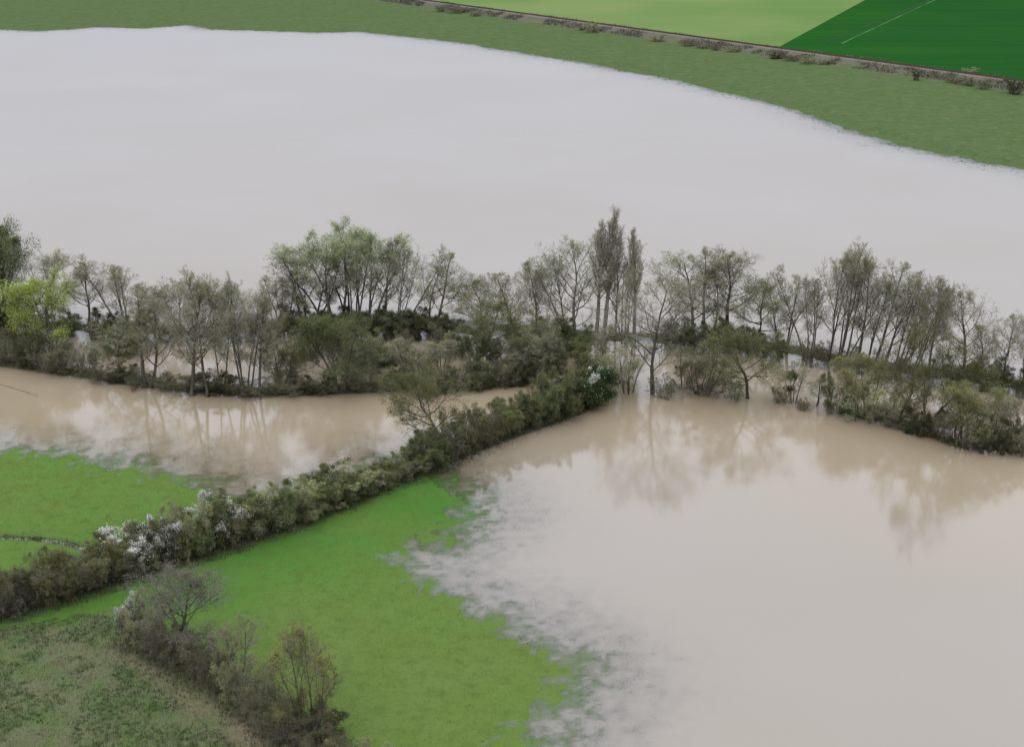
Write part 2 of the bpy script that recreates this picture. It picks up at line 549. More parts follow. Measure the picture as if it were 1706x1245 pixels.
m, nt, out = new_mat('wheel_track_pale')
bsdf(nt, out, mixc(nt, ramp(nt, nz(nt, 0.06, 3, 0.6, vec_obj(nt)), 0.4, 0.6), (0.011, 0.056, 0.009), (0.04, 0.10, 0.030)), 0.95, 0.05)
M['track_pale'] = m

def strip(name, pts, width, z, mat, parent):
    pts = [np.array(p) for p in pts]
    v, f = [], []
    for i, p in enumerate(pts):
        d = pts[min(i + 1, len(pts) - 1)] - pts[max(i - 1, 0)]
        n = np.array([-d[1], d[0]]) / max(np.linalg.norm(d), 1e-6)
        v += [(*(p - n * width / 2), z), (*(p + n * width / 2), z)]
        if i:
            f.append((2 * i - 2, 2 * i, 2 * i + 1, 2 * i - 1))
    return link(name, mesh_from(name, v, f, [mat]), parent)

for a, b in (((1432, 66), (1760, 106)), ((1462, 44), (1760, 78)), ((1520, 20), (1760, 47)), ((1575, 4), (1760, 24))):
    strip('wheel_track', [G(*a, 1.22), G(*b, 1.22)], 1.6, 1.226, M['track'], crop)
strip('wheel_track', [G(1372, 71, 1.22), G(1560, -4, 1.22)], 1.5, 1.231, M['track'], crop)
strip('wheel_track', [G(1402, 72, 1.22), G(1474, 38, 1.22), G(1560, -2, 1.22)], 0.9, 1.236, M['track_pale'], crop)

# ------------------------------------------------------------------ railway
m, nt, out = new_mat('ballast')
f = nz(nt, 3.0, 4, 0.8, vec_obj(nt))
bsdf(nt, out, mixc(nt, ramp(nt, f, 0.3, 0.7), (0.085, 0.070, 0.058), (0.170, 0.150, 0.130)), 0.95, 0.1, f, 0.8, 0.1)
M['ballast'] = m
M['rail'] = bark_material('rusty_rail', (0.055, 0.030, 0.020), (0.085, 0.05, 0.035))
M['sleeper'] = bark_material('sleeper_wood', (0.040, 0.030, 0.024), (0.070, 0.055, 0.045))
rail_root = link('railway_track', None, None, (*railoff(0, 0), 2.5))
rail_root.rotation_euler = (0, 0, math.atan2(rail_dir[1], rail_dir[0]))
tag(rail_root, 'single railway track on a low brown embankment beyond the flooded meadow', 'railway')
L0, L1 = -700.0, 700.0

def extrude_profile(name, prof, mat):
    n = len(prof)
    v = [(L0, y, z) for y, z in prof] + [(L1, y, z) for y, z in prof]
    f = [(i, (i + 1) % n, (i + 1) % n + n, i + n) for i in range(n)] + [tuple(range(n))[::-1], tuple(range(n, 2 * n))]
    return link(name, mesh_from(name, v, f, [mat]), rail_root)

extrude_profile('ballast_bed', [(-2.4, -0.1), (2.4, -0.1), (1.5, 0.3), (-1.5, 0.3)], M['ballast'])
for s in (-0.75, 0.75):
    extrude_profile('rail', [(s - 0.07, 0.36), (s + 0.07, 0.36), (s + 0.05, 0.56), (s - 0.05, 0.56)], M['rail'])
v, f = [], []
for i in range(int((L1 - L0) / 0.65)):
    x = L0 + i * 0.65
    b = len(v)
    for dz in (0.28, 0.37):
        for dx, dy in ((-0.13, -1.3), (0.13, -1.3), (0.13, 1.3), (-0.13, 1.3)):
            v.append((x + dx, dy, dz))
    f += [(b + 4, b + 5, b + 6, b + 7)] + [(b + k, b + (k + 1) % 4, b + (k + 1) % 4 + 4, b + k + 4) for k in range(4)]
sl = link('sleepers', mesh_from('sleepers', v, f, [M['sleeper']]), rail_root)
sl['kind'] = 'stuff'

# ------------------------------------------------------------------ trees and shrubs: prototypes
UP = Vector((0, 0, 1))

def perp(d):
    a = d.cross(UP)
    if a.length < 1e-3:
        a = Vector((1, 0, 0))
    return a.normalized()

class Plant:
    """grows a branch skeleton and turns it into a trunk mesh (stem and limbs) and a crown mesh (twigs and leaves)"""
    def __init__(self, seed, P):
        self.r = random.Random(seed)
        self.P = P
        self.br = []
        self.leaves = []
        for (ox, oy, dx, dy, hf) in P['stems']:
            d = Vector((dx, dy, 1)).normalized()
            self.grow(Vector((ox, oy, -0.4)), d, P['h'] * hf, P['rad'] * hf, 0)

    def grow(self, p, d, L, rad, lev):
        r, P = self.r, self.P
        n = (10, 6, 4, 2, 1)[lev]
        w, tr = P['wander'][lev], P['trop'][lev]
        pts, rads = [p.copy()], [rad]
        end = (0.18, 0.25, 0.35, 0.5, 0.5)[lev]
        for i in range(n):
            d = (d + Vector((r.gauss(0, w), r.gauss(0, w), r.gauss(0, w) * 0.6 + tr))).normalized()
            p = p + d * (L / n)
            pts.append(p.copy())
            rads.append(rad * (1 - (1 - end) * (i + 1) / n))
        self.br.append((pts, rads, lev))
        mx = P['levels']
        if lev >= P.get('leaf_from', 3) and P['leaf_n'] > 0:
            k = P['leaf_n'] if lev >= mx - 1 else P['leaf_n'] * 0.5
            k = int(k) + (1 if r.random() < k % 1 else 0)
            top = P.get('leaf_above', 0.0) * P['h']
            for _ in range(k):
                q = pts[-1].lerp(pts[0], r.random() * 0.9) + Vector((r.gauss(0, 1), r.gauss(0, 1), r.gauss(0, 1))) * P.get('leaf_j', 0.12)
                if q.z > top or r.random() < 0.25:
                    self.leaves.append(q)
        if lev >= mx:
            return
        nb = P['n'][lev]
        st = P['clear'] if lev == 0 else (0.25 if lev == 1 else 0.15)
        az = r.random() * 6.28
        for i in range(nb):
            t = st + (1 - st) * ((i + r.random()) / nb)
            t = min(t, 0.995)
            k = int(t * n)
            base = pts[k].lerp(pts[k + 1], t * n - k)
            tang = (pts[k + 1] - pts[k]).normalized()
            az += 2.4 + r.gauss(0, 0.4)
            a = perp(tang)
            b = tang.cross(a)
            ang = math.radians(P['angle'][lev] * r.uniform(0.7, 1.25))
            if lev == 0:
                tt = (t - st) / (1 - st)
                ang *= 1.15 - 0.45 * tt
                Lc = P['h'] * P['env'](tt) * r.uniform(0.75, 1.2)
            else:
                Lc = L * P['ratio'][lev] * (1.15 - 0.55 * t) * r.uniform(0.7, 1.25)
            side = a * math.cos(az) + b * math.sin(az)
            dc = tang * math.cos(ang) + side * math.sin(ang)
            rr = rads[k] * (0.62 if lev else 0.5)
            rr = max(min(rr, Lc * 0.022), P.get('rmin', 0.008))
            self.grow(base, dc.normalized(), Lc, rr, lev + 1)

    def meshes(self, name, bark, twig, leaf, size, blossom=None):
        r = self.r
        tv, tf, cv, cf, ci = [], [], [], [], []
        wmin = self.P.get('twig_w', 0.010)
        for pts, rads, lev in self.br:
            if lev <= 2:
                sides = (6, 4, 3)[lev]
                V, F = (tv, tf)
                base = len(V)
                for j, p in enumerate(pts):
                    d = (pts[min(j + 1, len(pts) - 1)] - pts[max(j - 1, 0)]).normalized()
                    a = perp(d)
                    b = d.cross(a)
                    fl = 1.0 + (0.7 if lev == 0 and j == 0 else 0.0)
                    for s in range(sides):
                        q = 6.2832 * s / sides
                        V.append(tuple(p + (a * math.cos(q) + b * math.sin(q)) * rads[j] * fl))
                    if j:
                        for s in range(sides):
                            s2 = (s + 1) % sides
                            F.append((base + (j - 1) * sides + s, base + (j - 1) * sides + s2, base + j * sides + s2, base + j * sides + s))
            else:
                base = len(cv)
                d = pts[-1] - pts[0]
                a = perp(d.normalized())
                b = d.normalized().cross(a)
                q = r.random() * 6.28
                sv = a * math.cos(q) + b * math.sin(q)
                for j, p in enumerate(pts):
                    ww = max(rads[j], wmin)
                    cv.append(tuple(p - sv * ww))
                    cv.append(tuple(p + sv * ww))
                    if j:
                        cf.append((base + 2 * j - 2, base + 2 * j - 1, base + 2 * j + 1, base + 2 * j))
                        ci.append(0)
        for q in self.leaves:
            a = Vector((r.gauss(0, 1), r.gauss(0, 1), r.gauss(0, 1))).normalized()
            b = perp(a) * r.uniform(0.5, 0.9)
            s = size * r.uniform(0.6, 1.35)
            base = len(cv)
            cv += [tuple(q - a * s), tuple(q + b * s * 0.6), tuple(q + a * s), tuple(q - b * s * 0.6)]
            cf.append((base, base + 1, base + 2, base + 3))
            ci.append(2 if blossom and blossom(q, r) else 1)
        zs = np.array([p[2] for p in cv])
        xy = np.array([(p[0], p[1]) for p in cv])
        c0 = np.median(xy, 0)
        self.H = float(np.percentile(zs, 99.3))
        self.W = float(2 * np.percentile(np.abs(xy - c0), 95))
        mats = [M[twig], M[leaf]] + ([M['blossom']] if blossom else [])
        self.trunk = mesh_from(name + '_trunk', tv, tf, [M[bark]], None, True)
        self.crown = mesh_from(name + '_crown', cv, cf, mats, ci)
        return self

dome = lambda a, pk=0.35: (lambda t: a * (0.55 + 0.45 * math.sin(math.pi * min(1, t / pk) / 2)) * (1 - max(0, (t - pk) / (1 - pk)) ** 1.6 * 0.72))
def stems(rr, n, spread, lean, hmin=0.75):
    o = []
    for i in range(n):
        q = 6.28 * i / n + rr.uniform(-0.5, 0.5)
        o.append((math.cos(q) * spread, math.sin(q) * spread, math.cos(q) * lean * rr.uniform(0.6, 1.3), math.sin(q) * lean * rr.uniform(0.6, 1.3), rr.uniform(hmin, 1.0)))
    return o

PROTO = {}
def proto(kind, variants, mk, bark, twig, leaf, size, blossom=None, seed0=0):
    out = []
    for k in range(variants):
        rr = random.Random(seed0 * 100 + k * 7 + 3)
        out.append(Plant(seed0 * 50 + k, mk(rr, k)).meshes(kind, bark, twig, leaf, size, blossom))
    PROTO[kind] = out

W5 = (0.055, 0.12, 0.17, 0.22, 0.25)
def upright(rr, k):
    return dict(h=13, rad=0.20, stems=[(0, 0, 0.03, 0.02, 1.0)] if k % 2 == 0 else stems(rr, 2, 0.3, 0.14), clear=0.26, n=(18, 8, 6, 6) if k % 2 == 0 else (11, 8, 6, 6), angle=(44, 42, 46, 48),
                ratio=(1, 0.5, 0.52, 0.6), env=dome(0.33, 0.25), wander=W5, trop=(0.02, 0.13, 0.07, 0.04, 0.02), levels=4, leaf_n=0.75, leaf_j=0.1)
def roundtree(rr, k):
    return dict(h=12, rad=0.24, stems=[(0, 0, 0.02, 0.03, 1.0)], clear=0.24, n=(17, 9, 6, 6), angle=(56, 44, 46, 48),
                ratio=(1, 0.5, 0.52, 0.58), env=dome(0.44, 0.3), wander=(0.07, 0.13, 0.18, 0.22, 0.25), trop=(0.0, 0.11, 0.05, 0.03, 0.02), levels=4, leaf_n=0.75, leaf_j=0.1)
def multistem(rr, k):
    return dict(h=13, rad=0.15, stems=stems(rr, 4 + k % 2, 0.45, 0.16), clear=0.30, n=(8, 7, 6, 5), angle=(38, 42, 44, 48),
                ratio=(1, 0.52, 0.52, 0.6), env=dome(0.27, 0.4), wander=W5, trop=(0.03, 0.13, 0.07, 0.04, 0.03), levels=4, leaf_n=0.7, leaf_j=0.1)
def poplar(rr, k):
    return dict(h=21, rad=0.26, stems=[(0, 0, 0.0, 0.0, 1.0)], clear=0.36, n=(48, 7, 5, 4), angle=(26, 24, 28, 32),
                ratio=(1, 0.42, 0.5, 0.5), env=lambda t: 0.13 * (0.6 + 0.9 * math.sin(math.pi * min(1, t + 0.15))) , wander=(0.02, 0.05, 0.08, 0.1, 0.1), trop=(0.02, 0.22, 0.2, 0.15, 0.1), levels=4, leaf_n=0.35, leaf_j=0.08)
def oak(rr, k):
    return dict(h=9, rad=0.22, stems=[(0, 0, 0.05, 0.03, 1.0)] if k != 1 else stems(rr, 2, 0.2, 0.3), clear=0.26, n=(15, 9, 6, 5) if k != 1 else (9, 9, 6, 5), angle=(66, 46, 46, 46),
                ratio=(1, 0.5, 0.52, 0.5), env=dome(0.58, 0.45), wander=(0.14, 0.18, 0.2, 0.25, 0.25), trop=(0.0, 0.07, 0.04, 0.03, 0.02), levels=4, leaf_n=1.6, leaf_j=0.16, leaf_above=0.40)
def leafy(rr, k):
    return dict(h=12, rad=0.24, stems=stems(rr, 3, 0.3, 0.2), clear=0.18, n=(10, 8, 6, 4), angle=(52, 44, 44, 44),
                ratio=(1, 0.5, 0.5, 0.5), env=dome(0.38, 0.4), wander=W5, trop=(0.02, 0.1, 0.06, 0.04, 0.02), levels=4, leaf_n=3.2, leaf_j=0.22)
def shrub(leaf_n, n=(8, 7, 5, 4), lean=0.45, clear=0.08, nst=7, h=4.6):
    def mk(rr, k):
        return dict(h=h, rad=0.055, stems=[(a * rr.uniform(0.4, 1.6), b * rr.uniform(0.4, 1.6), c, d, e) for a, b, c, d, e in stems(rr, nst, 0.55, lean, 0.62)], clear=clear, n=n, angle=(48, 46, 48, 50),
                    ratio=(1, 0.55, 0.55, 0.6), env=dome(0.30, 0.4), wander=(0.10, 0.16, 0.2, 0.25, 0.25), trop=(0.02, 0.06, 0.04, 0.03, 0.02), levels=4, leaf_n=leaf_n, leaf_j=0.10, twig_w=0.009)
    return mk

proto('bare_upright', 4, upright, 'bark', 'twig', 'bud', 0.055, None, 1)
proto('bare_round', 3, roundtree, 'bark', 'twig', 'bud', 0.055, None, 2)
proto('bare_dense', 1, lambda rr, k: dict(roundtree(rr, k), n=(20, 9, 8, 8), clear=0.24, env=dome(0.44, 0.4), leaf_n=0.2), 'bark_moss', 'twig_mid', 'bud', 0.05, None, 21)
proto('bare_multi', 3, multistem, 'bark', 'twig', 'bud', 0.055, None, 3)
proto('poplar', 2, poplar, 'bark_pale', 'twig_pale', 'bud', 0.055, None, 4)
proto('willow_green', 2, lambda rr, k: dict(multistem(rr, k), leaf_n=1.7, leaf_above=0.66, leaf_j=0.2), 'bark', 'twig', 'fresh', 0.075, None, 5)
proto('oak_olive', 3, oak, 'bark_moss', 'twig_brown', 'olive', 0.075, None, 6)
proto('oak_dense', 2, lambda rr, k: dict(oak(rr, k), leaf_n=3.0, leaf_j=0.2, leaf_above=0.44), 'bark_moss', 'twig_brown', 'olive_mid', 0.08, None, 26)
proto('yellow_tree', 1, lambda rr, k: dict(oak(rr, 0), leaf_n=3.4, leaf_above=0.40, leaf_j=0.22), 'bark_moss', 'twig_brown', 'yellow', 0.08, None, 7)
proto('leafy_green', 2, leafy, 'bark', 'twig_brown', 'green', 0.085, None, 8)
proto('mustard_tree', 2, lambda rr, k: dict(multistem(rr, k), h=10, leaf_n=2.6, leaf_j=0.16, clear=0.2, env=dome(0.36, 0.4)), 'bark_moss', 'twig_mid', 'mustard', 0.048, None, 9)
proto('shrub_twiggy', 3, shrub(0.4), 'bark', 'twig_brown', 'olive', 0.05, None, 10)
proto('shrub_olive', 3, shrub(1.3), 'bark_moss', 'twig_brown', 'olive', 0.06, None, 11)
proto('shrub_green', 2, shrub(1.9), 'bark_moss', 'twig_brown', 'green', 0.065, None, 12)
proto('shrub_dark', 3, shrub(1.9), 'bark', 'twig_brown', 'olive_dark', 0.065, None, 13)
proto('shrub_grey', 2, shrub(0.9), 'bark', 'twig', 'bud', 0.055, None, 14)
def bloss(q, r):
    return r.random() < (0.95 if (math.sin(q.x * 2.3 + 1.0) + math.sin(q.y * 2.9) + math.sin(q.z * 2.1 + q.x)) > 0.1 and q.z > 1.1 else 0.2)
proto('shrub_blossom', 2, shrub(2.0), 'bark', 'twig_brown', 'olive_dark', 0.065, bloss, 15)
def bloss_few(q, r):
    return r.random() < (0.85 if (math.sin(q.x * 2.6 + 2.0) + math.sin(q.y * 2.2) + math.sin(q.z * 2.9 + q.x)) > 1.15 and q.z > 1.8 else 0.02)
proto('shrub_blossom_dark', 1, shrub(3.2), 'bark', 'twig_brown', 'ivy', 0.075, bloss_few, 16)
proto('shrub_yellow', 1, shrub(2.2), 'bark_moss', 'twig_brown', 'mustard', 0.06, None, 17)

CNT = {}
def plant(kind, name, x, yb, yt, wpx, label, cat, group=None, lean=0.0, aspect=None, k=None, rz=None):
    """a plant whose foot stands at the surveyed ground point (x, yb), grown to the surveyed height and spread"""
    X, Y = G(x, yb)
    for _ in range(3):
        X, Y = G(x, yb, max(zt(X, Y), 0.0))
    h = max(height_at(yt, Y), 0.6)
    w = wpx * mpp(Y) * (1.2 if cat == 'tree' else 1.1)
    plist = PROTO[kind]
    c = CNT.get(kind, 0)
    CNT[kind] = c + 1
    p = plist[c % len(plist)] if k is None else plist[k]
    root = link(name, None, None, (X, Y, max(zt(X, Y), -0.3)))
    root.empty_display_size = 0.5
    hh = h - root.location.z
    s = hh / p.H
    sx = w / p.W
    sx = min(max(sx, 0.5 * s), 1.9 * s)
    root.scale = (sx, sx, s)
    ang = math.atan2(lean * mpp(Y), h)
    root.rotation_euler = Matrix.Rotation(ang, 4, 'Y').to_euler()
    q = rz if rz is not None else R.uniform(0, 6.28)
    # spin the plant about its own stem, then lean it
    root.rotation_euler = (Matrix.Rotation(ang, 4, 'Y') @ Matrix.Rotation(q, 4, 'Z')).to_euler()
    link('trunk', p.trunk, root)
    link('crown', p.crown, root)
    tag(root, label, cat, group)
    return root

# ------------------------------------------------------------------ far row of trees
FAR = [
 ('leafy_green', 'leafy_tree', 2, 545, 366, 105, 0, 'tall dense dark green tree towering behind the yellow-green tree', 'tree'),
 ('leafy_green', 'leafy_tree', -45, 540, 400, 100, 0, 'dense dark green tree at the end of the far row, cut by the frame', 'tree'),
 ('bare_round', 'bare_tree', 78, 546, 426, 88, 0, 'grey-green budding tree directly behind the yellow-green tree', 'tree'),
 ('bare_upright', 'bare_tree', 149, 546, 440, 56, 0, 'slim bare tree with one straight trunk near the yellow-green tree', 'tree'),
 ('bare_multi', 'bare_tree', 204, 556, 428, 86, 0, 'bare tree fanning several pale stems behind the small leafy tree', 'tree'),
 ('oak_olive', 'budding_tree', 258, 560, 468, 70, 0, 'low rounded olive tree between fan-stemmed tree and spiky grey trees', 'tree'),
 ('bare_upright', 'bare_tree', 300, 562, 470, 56, 0, 'narrow grey bare tree behind the spiky trees of the near bank', 'tree'),
 ('bare_round', 'bare_tree', 390, 562, 485, 70, 0, 'small rounded bare tree behind the tall spiky trees', 'tree'),
 ('oak_olive', 'budding_tree', 440, 556, 478, 70, 0, 'rounded olive-budded tree at the foot of the green-topped clump', 'tree'),
 ('bare_multi', 'bare_tree', 474, 550, 455, 62, 0, 'dark-stemmed bare tree at the low shoulder of the green-topped clump', 'tree'),
 ('bare_multi', 'bare_tree', 515, 552, 415, 92, 0, 'grey twiggy tree on the sloping shoulder of the green-topped clump', 'tree'),
 ('willow_green', 'willow_tree', 556, 552, 388, 100, 0, 'pale green topped tree left of the highest green crown in the clump', 'tree'),
 ('willow_green', 'willow_tree', 588, 550, 374, 100, 0, 'highest tree of the clump, crown tip flushed pale green', 'tree'),
 ('willow_green', 'willow_tree', 612, 550, 384, 76, 8, 'pale green tree with dark nest ball, beside the highest green crown', 'tree'),
 ('bare_upright', 'bare_tree', 641, 550, 394, 50, 4, 'narrow forked bare tree just beyond the green-topped clump', 'tree'),
 ('bare_multi', 'bare_tree', 668, 550, 402, 76, 22, 'budding tree with crown swept sideways past the green-topped clump', 'tree'),
 ('bare_upright', 'bare_tree', 722, 548, 416, 56, 24, 'lone bare tree leaning over beside the dark thicket', 'tree'),
 ('oak_olive', 'budding_tree', 797, 556, 464, 80, 0, 'rounded olive-budded tree peeking over the dark olive dome tree', 'tree'),
 ('bare_round', 'bare_tree', 853, 562, 448, 70, 0, 'round-headed bare tree with a dark trunk past the olive dome', 'tree'),
 ('bare_upright', 'bare_tree', 895, 565, 434, 56, 0, 'thin pale bare tree next to the round-headed dark-trunked tree', 'tree'),
 ('bare_upright', 'bare_tree', 945, 566, 426, 62, -30, 'bare tree with a strongly slanting trunk near the tall poplars', 'tree'),
 ('bare_round', 'bare_tree', 960, 585, 404, 86, -14, 'large dark bare tree forking beside the tallest poplars', 'tree'),
 ('poplar', 'poplar_tree', 993, 566, 364, 30, 14, 'tall columnar poplar pressed against the tallest poplar', 'tree'),
 ('poplar', 'poplar_tree', 1004, 570, 345, 31, 20, 'tallest columnar poplar of the river row', 'tree'),
 ('bare_upright', 'bare_tree', 1024, 566, 394, 44, 14, 'thin pale tree standing between the poplars', 'tree'),
 ('poplar', 'poplar_tree', 1056, 566, 382, 24, 4, 'slender spire poplar standing apart from the two tallest', 'tree'),
 ('bare_multi', 'bare_tree', 1040, 572, 440, 50, 0, 'low thin-stemmed tree at the foot of the slender poplar', 'tree'),
 ('bare_round', 'bare_tree', 1150, 568, 424, 104, 0, 'broad bare tree at the start of the twin-crowned clump', 'tree'),
 ('bare_upright', 'bare_tree', 1178, 568, 416, 66, 0, 'upright bare tree in the middle of the twin-crowned clump', 'tree'),
 ('bare_upright', 'bare_tree', 1212, 568, 412, 84, 8, 'tallest bare tree of the twin-crowned clump', 'tree'),
 ('oak_olive', 'budding_tree', 1262, 580, 452, 84, 0, 'olive-budded tree on the falling side of the twin-crowned clump', 'tree'),
 ('bare_multi', 'bare_tree', 1305, 588, 462, 68, 0, 'thin grey tree in the dip before the leaning grove', 'tree'),
 ('bare_multi', 'bare_tree', 1346, 600, 446, 80, 0, 'pale budding tree at the edge of the leaning grove', 'tree'),
 ('bare_upright', 'bare_tree', 1380, 603, 408, 66, 6, 'tallest tree of the leaning grove', 'tree'),
 ('bare_multi', 'bare_tree', 1402, 606, 412, 80, 30, 'multi-stemmed tree leaning beside the tallest in the grove', 'tree'),
 ('bare_upright', 'bare_tree', 1428, 610, 432, 56, 26, 'slanting bare tree inside the leaning grove', 'tree', 'slanting trees of the leaning grove'),
 ('bare_upright', 'bare_tree', 1452, 614, 432, 62, 28, 'slanting bare tree inside the leaning grove', 'tree', 'slanting trees of the leaning grove'),
 ('bare_upright', 'bare_tree', 1472, 618, 450, 56, 34, 'slanting bare tree inside the leaning grove', 'tree', 'slanting trees of the leaning grove'),
 ('bare_multi', 'bare_tree', 1494, 620, 455, 66, 34, 'slanting bare tree inside the leaning grove', 'tree', 'slanting trees of the leaning grove'),
 ('bare_upright', 'bare_tree', 1520, 624, 466, 56, 34, 'slanting bare tree inside the leaning grove', 'tree', 'slanting trees of the leaning grove'),
 ('bare_round', 'bare_tree', 1548, 626, 468, 60, 14, 'reddish-grey tree behind the big olive tree', 'tree'),
 ('bare_round', 'bare_tree', 1605, 634, 486, 78, 8, 'round fan-crowned bare tree past the big olive tree', 'tree'),
 ('bare_upright', 'bare_tree', 1636, 638, 540, 44, 0, 'small thin tree between the fan-crowned tree and the last trees', 'tree'),
 ('bare_round', 'bare_tree', 1670, 642, 526, 64, 0, 'small pale rounded tree above the dark bank bushes', 'tree'),
 ('bare_multi', 'bare_tree', 1712, 650, 498, 76, 0, 'pale green-tinged tree ending the far row, cut by the frame', 'tree'),
]
for row in FAR:
    kind, name, x, yb, yt, w, lean, lab, cat = row[:9]
    plant(kind, name, x, yb, yt, w, lab, cat, row[9] if len(row) > 9 else None, lean)

# ------------------------------------------------------------------ near row of trees
NEAR = [
 ('yellow_tree', 'yellow_green_tree', 86, 618, 468, 104, 0, 'bright yellow-green tree standing in the bank bushes', 'tree'),
 ('oak_dense', 'small_leafy_tree', 197, 634, 552, 66, 0, 'small leafy olive tree on the near bank, below fan-stemmed tree', 'tree'),
 ('bare_upright', 'bare_tree', 247, 645, 478, 80, 0, 'bare near-bank tree with single dark trunk by the small leafy tree', 'tree'),
 ('bare_round', 'bare_tree', 318, 660, 466, 96, 0, 'thick-trunked bare tree with low side limbs at the water', 'tree'),
 ('bare_upright', 'bare_tree', 345, 662, 447, 62, 2, 'tallest spiky bare tree rising straight from the water', 'tree'),
 ('bare_upright', 'bare_tree', 370, 657, 462, 56, 6, 'straight bare tree beside the tallest spiky one', 'tree'),
 ('bare_multi', 'bare_tree', 410, 658, 474, 78, 6, 'vase-shaped bare tree of several stems on the near bank', 'tree'),
 ('bare_upright', 'bare_tree', 432, 658, 500, 50, 6, 'thin double-stemmed tree behind the vase-shaped one', 'tree'),
 ('oak_dense', 'small_leafy_tree', 472, 640, 532, 84, 0, 'small olive tree with forked thin trunk beyond the vase-shaped tree', 'tree'),
 ('leafy_green', 'leafy_tree', 568, 650, 528, 104, 0, 'airy light green tree on the near bank beneath the green-topped clump', 'tree'),
 ('bare_round', 'leaning_tree', 640, 624, 556, 66, -52, 'dark trunk leaning steeply over beside the airy green tree', 'tree'),
 ('bare_multi', 'bare_tree', 684, 640, 562, 70, 0, 'low grey twiggy tree in front of the dark thicket', 'tree'),
 ('oak_dense', 'dome_tree', 788, 620, 494, 118, 0, 'mushroom-shaped dark olive tree on bare trunks in the flood', 'tree'),
 ('bare_multi', 'bare_tree', 740, 628, 560, 56, 0, 'thin grey tree standing in water by the mushroom-shaped tree', 'tree'),
 ('bare_upright', 'bare_tree', 872, 632, 545, 56, 0, 'slight bare tree in the flood behind the hedge end', 'tree', 'slight trees behind the hedge end'),
 ('bare_multi', 'bare_tree', 906, 626, 540, 50, 0, 'slight bare tree in the flood behind the hedge end', 'tree', 'slight trees behind the hedge end'),
 ('oak_dense', 'small_leafy_tree', 905, 600, 520, 78, 0, 'olive leafy small tree in the flood beneath the thin pale tree', 'tree'),
 ('bare_round', 'bare_tree', 1087, 657, 462, 112, 0, 'large bare tree on a single trunk standing in water below the poplars', 'tree'),
 ('bare_multi', 'bare_tree', 1046, 654, 566, 70, 0, 'low spreading bare tree between the blossom bush and the large bare tree', 'tree'),
 ('bare_upright', 'bare_tree', 1003, 612, 540, 60, 0, 'low greenish tree at the foot of the tallest poplars', 'tree'),
 ('oak_dense', 'olive_tree', 1247, 664, 536, 116, 0, 'spreading olive tree standing in the flood with a long low limb', 'tree'),
 ('bare_multi', 'bare_tree', 1140, 642, 572, 54, 0, 'thin bare sapling in the flood beside the stool-like willow', 'tree'),
 ('bare_multi', 'snag_tree', 1322, 672, 606, 40, 0, 'small snag in the flood carrying a round mistletoe ball', 'tree'),
 ('bare_round', 'small_bare_tree', 1360, 676, 622, 46, 0, 'stunted twiggy tree in the flood next to the mistletoe snag', 'tree'),
 ('mustard_tree', 'tan_shrub_tree', 1436, 694, 598, 84, -6, 'tan-crowned shrubby tree fanning from the water', 'tree'),
 ('oak_dense', 'big_olive_tree', 1546, 720, 518, 126, 0, 'big dark olive tree on the bank before the leaning grove', 'tree'),
 ('oak_dense', 'olive_tree', 1500, 700, 604, 80, 0, 'lower olive crown growing beside the big dark olive tree', 'tree'),
 ('mustard_tree', 'olive_sapling', 1602, 742, 640, 84, 0, 'yellowish thin-leaved tree at the tip of the dark bank', 'tree'),
 ('bare_multi', 'small_bare_tree', 1655, 738, 660, 50, 0, 'small dark twiggy tree on the low bank past the yellowish tree', 'tree'),
 ('bare_round', 'small_bare_tree', 1694, 748, 668, 50, 0, 'small bare tree at the end of the low bank, cut by the frame', 'tree'),
]
by_label = {}
for row in NEAR:
    kind, name, x, yb, yt, w, lean, lab, cat = row[:9]
    by_label[lab] = plant(kind, name, x, yb, yt, w, lab, cat, row[9] if len(row) > 9 else None, lean)

# trees and shrubs of the two hedges
plant('oak_dense', 'hedge_tree', 735, 752, 606, 116, 'spreading olive tree rising out of the long hedge', 'tree', k=0, rz=1.0)
plant('bare_dense', 'hedge_tree', 292, 1092, 934, 104, 'round grey bare tree where the two hedges meet', 'tree')
plant('bare_upright', 'hedge_tree', 404, 1150, 1036, 58, 'small bare tree in the middle of the short hedge', 'tree')
plant('mustard_tree', 'hedge_tree', 518, 1232, 1054, 112, 'mustard-tinged tall tree at the end of the short hedge', 'tree')

SH = 'shrub'
